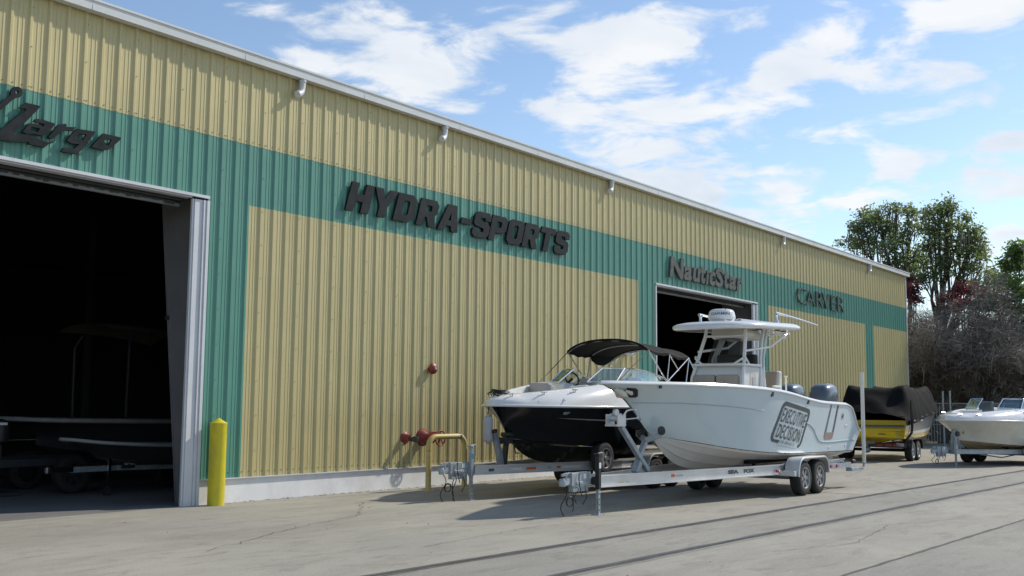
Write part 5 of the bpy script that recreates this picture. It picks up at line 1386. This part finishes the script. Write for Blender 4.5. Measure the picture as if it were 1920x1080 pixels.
MB().lathe((17.72, WY-.0, 2.51), (0, -1, 0), [(0, .055), (.06, .055), (.065, .11), (.09, .118), (.13, .11), (.16, .075), (.172, .02)], 26).build('gong', M['red'], t, smooth=35)
MB().lathe((17.72, WY-.17, 2.51), (0, -1, 0), [(0, .03), (.012, .028), (.016, .008)], 14).build('gong_badge', M['yellow_old'], t, smooth=35)
t = thing('hose_connection', (16.95, WY, 1.03), 'red wall flange with a short black hose nozzle', 'hose connection')
MB().lathe((16.95, WY-.0, 1.04), (0, -1, 0), [(0, .13), (.02, .13), (.03, .12), (.06, .085), (.12, .07), (.18, .065)], 26).build('flange', M['red'], t, smooth=35)
b = MB(); b.lathe((16.95, WY-.18, 1.03), (.25, -1, -.12), [(0, .055), (.03, .062), (.04, .05), (.07, .05), (.08, .066), (.16, .062), (.165, .045)], 20); b.build('nozzle', M['brass'], t, smooth=35)
t = thing('gate_valve', (17.50, WY, 1.04), 'red pipe valve with spoked handwheel standing out from the wall', 'valve')
b = MB(); b.lathe((17.50, WY, 1.04), (0, -1, 0), [(0, .185), (.03, .185), (.032, .17), (.05, .155), (.12, .10), (.14, .085), (.27, .085), (.275, .12), (.30, .12), (.305, .06)], 28); b.build('flange', M['red'], t, smooth=35)
b = MB(); b.lathe((17.55, WY-.22, 1.06), (1, -.1, .1), [(0, .05), (.10, .05), (.105, .07), (.13, .07)], 16); b.lathe((17.60, WY-.24, 1.02), (0, 0, 1), [(-.05, .05), (.10, .05), (.11, .065), (.14, .065), (.15, .02)], 16); b.build('valve_body', M['orange'] if False else M['red'], t, smooth=35)
wc = (17.64, WY-.40, 1.03)
b = MB(); b.torus(wc, (0, 1, 0), .158, .016, 36, 8)
for k in range(5):
    a = 2*PI*k/5+.3; b.beam(wc, (wc[0]+.15*math.cos(a), wc[1], wc[2]+.15*math.sin(a)), .026, .016, (0, 1, 0))
b.lathe((wc[0], wc[1]+.02, wc[2]), (0, -1, 0), [(0, .035), (.05, .035), (.052, .02)], 12); b.tube([(wc[0], WY-.2, wc[2]), wc], .016, 8)
b.build('handwheel', M['red'], t, smooth=35)
b = MB(); b.lathe((17.36, WY-.2, .93), (0, -1, -.5), [(0, .03), (.06, .03)], 10); b.build('drain_plug', M['brass'], t)
# yellow pipe guard
t = thing('pipe_guard', (17.2, 14.52, 0), 'faded yellow bent pipe guard rail in front of the red valve', 'guard rail')
pa, pb = (16.72, 14.56), (17.80, 14.50); pts = []
for k in range(7): a = R(180-90*k/6); pts.append((.20+math.cos(a)*.20, 1.085-.20+math.sin(a)*.20))
prof = [(0, 0), (0, .5)]+pts
Ls = math.hypot(pb[0]-pa[0], pb[1]-pa[1]); prof += [(Ls-x, z) for x, z in reversed(prof)]
dx, dy = (pb[0]-pa[0])/Ls, (pb[1]-pa[1])/Ls
MB().tube([(pa[0]+dx*x, pa[1]+dy*x, z) for x, z in prof], .057, 16).build('hoop', M['yellow_old'], t, smooth=50)
for p in (pa, pb): MB().lathe((p[0], p[1], 0), (0, 0, 1), [(0, .115), (.012, .115), (.014, .06)], 18).build('base_plate', M['yellow_old'], t)
b = MB(); q = Ls-.17; b.lathe((pa[0]+dx*(q-.02), pa[1]+dy*(q-.02), 1.086), (dx, dy, 0), [(0, .0585), (.055, .0585)], 16); b.lathe((pa[0]+dx*.0, pa[1]+dy*.0, .80), (0, 0, 1), [(0, .0575), (.008, .0575)], 16); b.build('tape_band', M['black'], t)
# twin floodlight on the wall
t = thing('security_light', (25.95, WY, 3.2), 'small white twin-headed floodlight on the tan wall', 'wall light')
b = MB(); b.lathe((25.95, WY-.0, 3.22), (0, -1, 0), [(0, .07), (.05, .07), (.06, .03)], 16); b.build('mount', M['gel_white'], t, smooth=40)
for dx_ in (-.10, .16):
    b = MB(); b.tube([(25.95, WY-.06, 3.22), (25.95+dx_*.6, WY-.11, 3.23)], .018, 6); b.lathe((25.95+dx_*.6, WY-.10, 3.23), (dx_*1.5, -1, -.5), [(0, .03), (.05, .06), (.14, .085), (.142, .07), (.10, .05)], 16); b.build('lamp_head', M['gel_white'], t, smooth=40)

# ------------------------------------------------------------------ things standing in the dark shed
F = Frame(11.95, 18.4, R(4))
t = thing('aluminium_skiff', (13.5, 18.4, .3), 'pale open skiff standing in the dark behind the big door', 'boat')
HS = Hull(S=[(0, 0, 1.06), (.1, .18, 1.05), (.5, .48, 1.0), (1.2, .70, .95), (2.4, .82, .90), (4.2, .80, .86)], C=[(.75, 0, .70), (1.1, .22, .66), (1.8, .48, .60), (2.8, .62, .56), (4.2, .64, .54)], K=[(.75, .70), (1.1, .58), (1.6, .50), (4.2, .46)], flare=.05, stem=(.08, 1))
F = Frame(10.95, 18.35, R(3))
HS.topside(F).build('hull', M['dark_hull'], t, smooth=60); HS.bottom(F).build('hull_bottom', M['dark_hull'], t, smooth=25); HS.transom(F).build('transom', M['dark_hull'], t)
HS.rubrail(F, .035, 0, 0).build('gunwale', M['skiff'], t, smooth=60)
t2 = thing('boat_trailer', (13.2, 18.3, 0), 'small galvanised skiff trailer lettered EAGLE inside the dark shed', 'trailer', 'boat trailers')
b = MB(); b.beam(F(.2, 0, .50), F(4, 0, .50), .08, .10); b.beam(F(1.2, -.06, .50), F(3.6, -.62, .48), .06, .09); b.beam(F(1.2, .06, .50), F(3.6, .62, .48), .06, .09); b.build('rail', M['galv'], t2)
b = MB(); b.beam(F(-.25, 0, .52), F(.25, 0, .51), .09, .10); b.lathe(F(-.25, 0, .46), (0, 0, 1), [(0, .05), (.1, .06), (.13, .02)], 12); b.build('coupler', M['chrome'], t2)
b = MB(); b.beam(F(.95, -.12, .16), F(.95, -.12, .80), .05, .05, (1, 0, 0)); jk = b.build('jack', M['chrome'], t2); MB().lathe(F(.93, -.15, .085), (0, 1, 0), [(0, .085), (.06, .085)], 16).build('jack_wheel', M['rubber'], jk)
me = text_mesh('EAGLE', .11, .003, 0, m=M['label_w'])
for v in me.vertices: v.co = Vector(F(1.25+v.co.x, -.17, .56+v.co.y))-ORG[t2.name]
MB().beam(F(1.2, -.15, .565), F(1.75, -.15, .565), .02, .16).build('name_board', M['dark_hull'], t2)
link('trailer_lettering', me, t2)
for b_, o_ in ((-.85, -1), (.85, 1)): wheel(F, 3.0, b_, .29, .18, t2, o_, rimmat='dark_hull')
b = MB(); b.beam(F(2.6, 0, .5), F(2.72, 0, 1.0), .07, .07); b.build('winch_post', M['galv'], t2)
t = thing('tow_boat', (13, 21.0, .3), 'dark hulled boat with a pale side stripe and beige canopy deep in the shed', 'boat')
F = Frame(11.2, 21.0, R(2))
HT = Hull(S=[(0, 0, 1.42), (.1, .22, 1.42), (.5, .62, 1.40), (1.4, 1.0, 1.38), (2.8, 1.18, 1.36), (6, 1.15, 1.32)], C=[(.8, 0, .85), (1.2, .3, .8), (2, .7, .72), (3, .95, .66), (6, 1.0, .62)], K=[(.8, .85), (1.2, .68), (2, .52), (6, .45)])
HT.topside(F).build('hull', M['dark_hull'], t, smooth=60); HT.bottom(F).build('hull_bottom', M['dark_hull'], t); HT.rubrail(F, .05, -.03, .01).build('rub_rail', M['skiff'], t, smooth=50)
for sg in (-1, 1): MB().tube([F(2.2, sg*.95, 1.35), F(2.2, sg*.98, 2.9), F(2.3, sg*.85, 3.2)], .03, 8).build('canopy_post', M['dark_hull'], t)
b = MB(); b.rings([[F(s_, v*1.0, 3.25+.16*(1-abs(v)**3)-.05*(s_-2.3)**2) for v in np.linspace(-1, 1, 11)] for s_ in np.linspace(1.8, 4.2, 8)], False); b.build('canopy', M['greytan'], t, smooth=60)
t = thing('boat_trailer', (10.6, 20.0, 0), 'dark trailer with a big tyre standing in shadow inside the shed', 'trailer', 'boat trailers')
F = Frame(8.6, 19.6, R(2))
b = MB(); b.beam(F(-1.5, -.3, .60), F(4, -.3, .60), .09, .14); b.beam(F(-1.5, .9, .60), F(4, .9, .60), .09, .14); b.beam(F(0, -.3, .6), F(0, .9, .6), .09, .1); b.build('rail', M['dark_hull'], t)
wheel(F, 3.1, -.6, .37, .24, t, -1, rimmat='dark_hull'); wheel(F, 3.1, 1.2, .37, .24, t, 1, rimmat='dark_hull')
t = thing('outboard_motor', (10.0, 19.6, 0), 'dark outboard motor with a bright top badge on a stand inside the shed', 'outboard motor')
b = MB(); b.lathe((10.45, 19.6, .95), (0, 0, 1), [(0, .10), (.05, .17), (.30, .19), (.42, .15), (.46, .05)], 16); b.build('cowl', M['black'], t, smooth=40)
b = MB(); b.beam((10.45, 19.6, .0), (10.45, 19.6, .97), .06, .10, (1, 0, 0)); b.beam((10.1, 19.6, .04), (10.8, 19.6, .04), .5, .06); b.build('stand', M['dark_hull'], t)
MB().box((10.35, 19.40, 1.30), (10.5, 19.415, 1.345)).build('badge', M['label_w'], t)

# ------------------------------------------------------------------ fence behind the boats
t = thing('chain_link_fence', (51.5, 12, 0), 'galvanised chain link fence and gate behind the right-hand boats', 'fence')
fp = [(51.72, 15.2), (51.75, 13.9), (51.6, 13.55), (51.2, 11.2), (50.9, 8.6), (50.4, 5.6), (49.9, 2.6), (49.4, -.4)]
for i, (x, y) in enumerate(fp):
    MB().tube([(x, y, 0), (x, y, 2.05 if i not in (1, 2) else 2.55)], .045 if i in (1, 2) else .032, 8).build('post', M['galv'], t, smooth=50)
mesh = MB()
for i in range(len(fp)-1):
    (x0, y0), (x1, y1) = fp[i], fp[i+1]; L_ = math.hypot(x1-x0, y1-y0)
    b = MB(); b.tube([(x0, y0, 1.98), (x1, y1, 1.98)], .022, 6); b.tube([(x0, y0, .12), (x1, y1, .12)], .018, 6)
    if L_ > .6: b.tube([(x0, y0, 1.02), (x1, y1, 1.02)], .018, 6)
    b.build('rail', M['galv'], t)
    P0 = lambda d: (x0+(x1-x0)*d/L_, y0+(y1-y0)*d/L_); n_ = int(L_/.085)
    for k in range(-22, n_+1):
        for dr in (1, -1):
            d0 = k*.085; d1 = d0+1.86; z0, z1 = (.12, 1.98) if dr > 0 else (1.98, .12)
            a0, a1 = max(0, d0), min(L_, d1)
            if a1 <= a0: continue
            za, zb_ = z0+(z1-z0)*(a0-d0)/1.86, z0+(z1-z0)*(a1-d0)/1.86
            p, q = P0(a0), P0(a1); mesh.beam((p[0], p[1], za), (q[0], q[1], zb_), .004, .004)
tag(mesh.build('wire_mesh', M['galv'], t), kind='stuff')
b = MB()
for k in range(9): y = 15.1-.13*k; b.tube([(51.71, y, .2), (51.71, y, 1.9)], .014, 6)
tag(b.build('gate_bars', M['galv'], t), kind='stuff')

# ------------------------------------------------------------------ trees
rng = random.Random(21)
def limb(mb, p, d, L, r, depth, tips, curl=.35, split=(2, 3), shrink=.72, up=.15):
    n = 4; pts = [Vector(p)]; d = Vector(d).normalized()
    for i in range(n):
        d = (d+Vector((rng.gauss(0, curl), rng.gauss(0, curl), rng.gauss(0, curl)+up))*.35).normalized()
        pts.append(pts[-1]+d*(L/n))
    mb.tube(pts, [r*(1-.45*i/n) for i in range(n+1)], 6 if depth > 1 else 4, (False, False))
    tips.append((pts[-1], d, depth)); tips.append((pts[2], d, depth))
    if depth <= 0: return
    for _ in range(rng.randint(*split)):
        q = pts[rng.randint(2, n)]; e = (d+Vector((rng.gauss(0, .75), rng.gauss(0, .75), rng.gauss(0, .55)))).normalized()
        limb(mb, q, e, L*shrink*rng.uniform(.75, 1.15), r*.55, depth-1, tips, curl, split, shrink, up)
def leaf_cloud(centres, n, spread, size, zs=.7, flat=.5):
    mb = MB()
    for _ in range(n):
        c = rng.choice(centres); p = c+Vector((rng.gauss(0, spread), rng.gauss(0, spread), rng.gauss(0, spread*zs)))
        u = Vector((rng.gauss(0, 1), rng.gauss(0, 1), rng.gauss(0, .6))).normalized(); v = u.orthogonal().normalized()
        v = (v*math.cos(rng.uniform(0, PI))+u.cross(v)*math.sin(rng.uniform(0, PI))).normalized()
        s_ = size*rng.uniform(.55, 1.4)
        mb.add([p-u*s_, p+v*s_*.5, p+u*s_, p-v*s_*.5], [(0, 1, 2, 3)])
    return mb
def moss_strands(mb, centres, n, lo, hi, w=.028):
    for _ in range(n):
        c = rng.choice(centres)+Vector((rng.gauss(0, .3), rng.gauss(0, .3), rng.gauss(0, .2))); L = rng.uniform(lo, hi); a = rng.uniform(0, PI); ww = w*rng.uniform(.5, 1.6)
        dx, dy = math.cos(a)*ww, math.sin(a)*ww; sx_, sy_ = rng.gauss(0, .08), rng.gauss(0, .08)
        mb.add([(c.x-dx, c.y-dy, c.z), (c.x+dx, c.y+dy, c.z), (c.x+sx_+dx*.7, c.y+sy_+dy*.7, c.z-L*.6), (c.x+sx_, c.y+sy_, c.z-L)], [(0, 1, 2, 3)])
def oak(x, y, H, crown, label, leaves=9000, leafm='leaf', trunk_r=.42, moss=250, lean=(0, 0), group='moss hung oaks behind the shed', size=.20, fork=.42):
    """crown: ellipsoid foliage masses (dx, dy, z, radius)"""
    t = thing('oak_tree', (x, y, 0), label, 'tree', group)
    wd = MB(); base = Vector((x, y, -.1)); f = Vector((x+lean[0], y+lean[1], H*fork))
    wd.tube([base, base+(f-base)*.3+Vector((.1, .05, 0)), base+(f-base)*.7, f], [trunk_r*1.35, trunk_r, trunk_r*.85, trunk_r*.7], 10)
    cents = []
    for dx_, dy_, z, rad_ in crown:
        c = Vector((x+dx_, y+dy_, z)); st = base.lerp(f, rng.uniform(.75, 1.0)); mid = st.lerp(c, .5)+Vector((rng.gauss(0, .3), rng.gauss(0, .3), -.15*rad_))
        r0 = trunk_r*.42*min(1.2, rad_/1.3)
        wd.tube([st, mid, c], [r0, r0*.7, r0*.35], 7, (False, False))
        for _ in range(7):
            e = Vector((rng.gauss(0, 1), rng.gauss(0, 1), rng.gauss(.2, .8))).normalized(); q = c+e*rad_*rng.uniform(.6, 1.0)
            s0_ = mid.lerp(c, rng.uniform(.4, 1)); m2 = s0_.lerp(q, .5)+Vector((rng.gauss(0, .12), rng.gauss(0, .12), .05))
            wd.tube([s0_, m2, q], [r0*.35, r0*.25, r0*.10], 5, (False, False))
            for _ in range(4):
                q2 = q+Vector((rng.gauss(0, .45), rng.gauss(0, .45), rng.gauss(.05, .35)))*rad_*.55
                wd.tube([m2.lerp(q, .7), q2], [r0*.12, r0*.05], 4, (False, False)); cents.append(q2); 
                if rng.random() < .5: cents.append(q)
                if rng.random() < .12: cents.append(m2)
    wd.build('trunk', M['bark'], t, smooth=70)
    o = leaf_cloud(cents, leaves, .20, size).build('crown', M[leafm], t); tag(o, kind='stuff')
    if moss:
        ms = MB(); moss_strands(ms, cents, moss, .4, 1.5); tag(ms.build('spanish_moss', M['moss'], t), kind='stuff')
    return t
def AT(px, X):
    """ground point seen in the photograph's direction px at depth X along the wall"""
    a = YAW-math.atan((px-960)/2023.3); return X*math.tan(a)
def ZA(px, py, X):
    d = fwd+rt*((px-960)/2023.3)-up*((py-540)/2023.3); return 1.737+X*d.z/d.x
def masses(X, x0, y0, lst):
    out = []
    for px, py, rpx in lst:
        ddx = rng.uniform(-1.3, 1.3)
        out.append((ddx, AT(px, X+ddx)-y0, ZA(px, py, X+ddx), rpx*X/2023*.86))
    return out
X1 = 66
yy = AT(1690, X1)
oak(X1, yy, 12, masses(X1, X1, yy, [(1625, 412, 28), (1655, 400, 28), (1690, 398, 26), (1712, 405, 24), (1612, 432, 22), (1648, 432, 30), (1683, 430, 30), (1716, 437, 26), (1598, 455, 20), (1635, 462, 26), (1668, 466, 30), (1700, 468, 30), (1722, 478, 22), (1690, 495, 24), (1712, 505, 22)]), 'tall oak with grey moss rising behind the far end of the roof', 7000, moss=160, size=.10)
X2 = 64
yy = AT(1766, X2)
oak(X2, yy, 12.2, masses(X2, X2, yy, [(1768, 395, 22), (1785, 390, 20), (1750, 405, 18), (1790, 412, 24), (1760, 430, 18), (1815, 415, 18), (1826, 432, 20), (1782, 440, 28), (1805, 452, 26), (1748, 458, 18), (1835, 455, 20), (1765, 475, 26), (1790, 482, 28), (1820, 478, 24), (1850, 470, 16), (1745, 500, 20), (1770, 505, 24), (1815, 508, 26), (1848, 500, 20), (1732, 520, 16), (1865, 515, 16), (1855, 535, 18), (1825, 540, 18)]), 'forked oak with a bare dark trunk showing beside the corner of the shed', 8000, moss=140, size=.10, trunk_r=.5, fork=.52)
X3 = 61
yy = AT(1903, X3)
oak(X3, yy, 10.5, masses(X3, X3, yy, [(1905, 495, 16), (1925, 470, 20), (1890, 530, 18), (1918, 540, 22), (1880, 560, 24), (1862, 575, 22), (1900, 585, 24), (1950, 520, 30), (1945, 580, 30), (1870, 610, 22), (1915, 625, 26), (1885, 650, 26), (1960, 640, 34), (2000, 560, 40), (2010, 480, 30)]), 'bright green oak with a dark straight trunk at the picture edge', 12000, 'leaf2', moss=120, size=.105, trunk_r=.34, fork=.6)
yy = 5.5
oak(68, yy, 12, [(rng.uniform(-2, 2), rng.uniform(-2.6, 2.6), rng.uniform(4, 11.5), 1.1) for _ in range(14)], 'broad oak standing out beyond the right edge of the yard', 7000, moss=200, size=.2)
# red leafed saplings
def red_tree(px, X, H, lst, label, leaves):
    y0 = AT(px, X); t = thing('red_maple', (X, y0, 0), label, 'tree', 'red leafed maples')
    wd = MB(); cents = []
    for dx_, dy_, z, rad_ in masses(X, X, y0, lst):
        c = Vector((X+dx_, y0+dy_, z)); wd.tube([(X, y0, 0), (X+dx_*.4, y0+dy_*.4, z*.6), c], [.09, .06, .02], 5)
        for _ in range(10):
            q = c+Vector((rng.gauss(0, .5), rng.gauss(0, .5), rng.gauss(0, .4)))*rad_; wd.tube([c, q], [.02, .006], 4); cents.append(q)
    wd.build('trunk', M['bark'], t); tag(leaf_cloud(cents, leaves, .16, .085).build('crown', M['leaf_red'], t), kind='stuff')
red_tree(1712, 60, 8.5, [(1708, 522, 12), (1718, 540, 13), (1706, 548, 10), (1722, 560, 10)], 'slim red leafed maple right beside the white corner trim', 1300)
red_tree(1810, 59.5, 8, [(1785, 558, 14), (1805, 545, 16), (1825, 540, 14), (1845, 555, 14), (1812, 566, 14), (1835, 572, 13), (1796, 575, 10), (1840, 598, 9)], 'red leafed maple glowing below the forked oak', 2600)
# bare grey trees hung with moss
def bare_tree(px, X, H, label, leanx=0, seed=0, twigs=5200, mossn=700):
    global rng
    rng = random.Random(seed); y0 = AT(px, X) if px is not None else leanx
    t = thing('bare_tree', (X, y0, 0), label, 'tree', 'bare grey moss trees behind the fence')
    wd = MB(); tips = []
    for k in range(5):
        a = 2*PI*k/5+rng.uniform(-.4, .4)
        limb(wd, (X+rng.gauss(0, .2), y0+rng.gauss(0, .2), 0), (math.cos(a)*.55, math.sin(a)*.55, 1), H*.42, .14, 3, tips, .5, (2, 3), .74, .18)
    wd.build('trunk', M['bark'], t, smooth=70)
    cents = [p for p, d, k in tips if k <= 2 and p.z > .8]
    tw = MB()
    for _ in range(twigs):
        c = rng.choice(cents)+Vector((rng.gauss(0, .22), rng.gauss(0, .22), rng.gauss(0, .22))); d = Vector((rng.gauss(0, 1), rng.gauss(0, 1), rng.gauss(.1, .9))).normalized(); L_ = rng.uniform(.25, .75); n_ = d.orthogonal().normalized()*rng.uniform(.006, .014)
        m_ = c+d*L_*.5+Vector((rng.gauss(0, .06), rng.gauss(0, .06), rng.gauss(0, .06)))
        tw.add([c-n_, c+n_, m_+n_*.7, m_-n_*.7], [(0, 1, 2, 3)]); tw.add([m_-n_*.7, m_+n_*.7, c+d*L_], [(0, 1, 2)])
    tag(tw.build('twigs', M['twig'], t), kind='stuff')
    ms = MB(); moss_strands(ms, cents, mossn, .2, .7, .02); tag(ms.build('spanish_moss', M['moss'], t), kind='stuff')
bl = ['bare grey tree right behind the corner of the shed', 'bare grey tree with moss behind the yellow boat cover', 'bare grey tree with sprawling low limbs behind the cream boat bow', 'bare grey tree behind the split windshield of the cream boat', 'bare grey tree at the picture edge under the bright green oak']
for i, (px, X, H) in enumerate([(1712, 57.5, 8.3), (1768, 57, 8.6), (1822, 56.5, 8.3), (1872, 56.5, 7.6), (1925, 56, 6.8)]): bare_tree(px, X, H, bl[i], seed=31+i, twigs=14000, mossn=500)
for i, (y0, X, H) in enumerate([(21.5, 60, 8)]): bare_tree(None, X, H, 'bare grey tree hidden behind the end wall of the shed', y0, 51+i, 2000, 300)
rng = random.Random(77)
# undergrowth closing the view under the trees
b = MB()
for _ in range(30000):
    y = rng.uniform(-25, 40); x = rng.uniform(58, 76)+max(0, (8-y))*.15; h = rng.uniform(0, 5.2)*rng.uniform(.4, 1); s_ = rng.uniform(.12, .32)
    u = Vector((rng.gauss(0, 1), rng.gauss(0, 1), rng.gauss(0, 1))).normalized()*s_; v = u.orthogonal().normalized()*s_*.5; p = Vector((x, y, h))
    b.add([p-u, p+v, p+u, p-v], [(0, 1, 2, 3)])
o = b.build('undergrowth', mat('undergrowth_leaf', (0.085, 0.08, 0.055), .9, var=.5, scale=.6)); tag(o, 'dense dark undergrowth closing the gaps below the trees', 'undergrowth', kind='stuff')
b = MB()
for i in range(64):
    y = -70+i*2.9; x = 90+rng.uniform(-4, 8); H_ = rng.uniform(5.5, 9.5)
    for _ in range(9):
        c = Vector((x+rng.gauss(0, 1.3), y+rng.gauss(0, 1.5), rng.uniform(.6, H_)))
        for _ in range(85):
            p = c+Vector((rng.gauss(0, .75), rng.gauss(0, .75), rng.gauss(0, .65))); s_ = rng.uniform(.18, .42)
            if p.z < 0: continue
            u = Vector((rng.gauss(0, 1), rng.gauss(0, 1), rng.gauss(0, 1))).normalized()*s_; v = u.orthogonal().normalized()*s_*.55
            b.add([p-u, p+v, p+u, p-v], [(0, 1, 2, 3)])
o = b.build('far_woods', M['leaf']); tag(o, 'far band of woods beyond the boat yard', 'woods', kind='stuff')
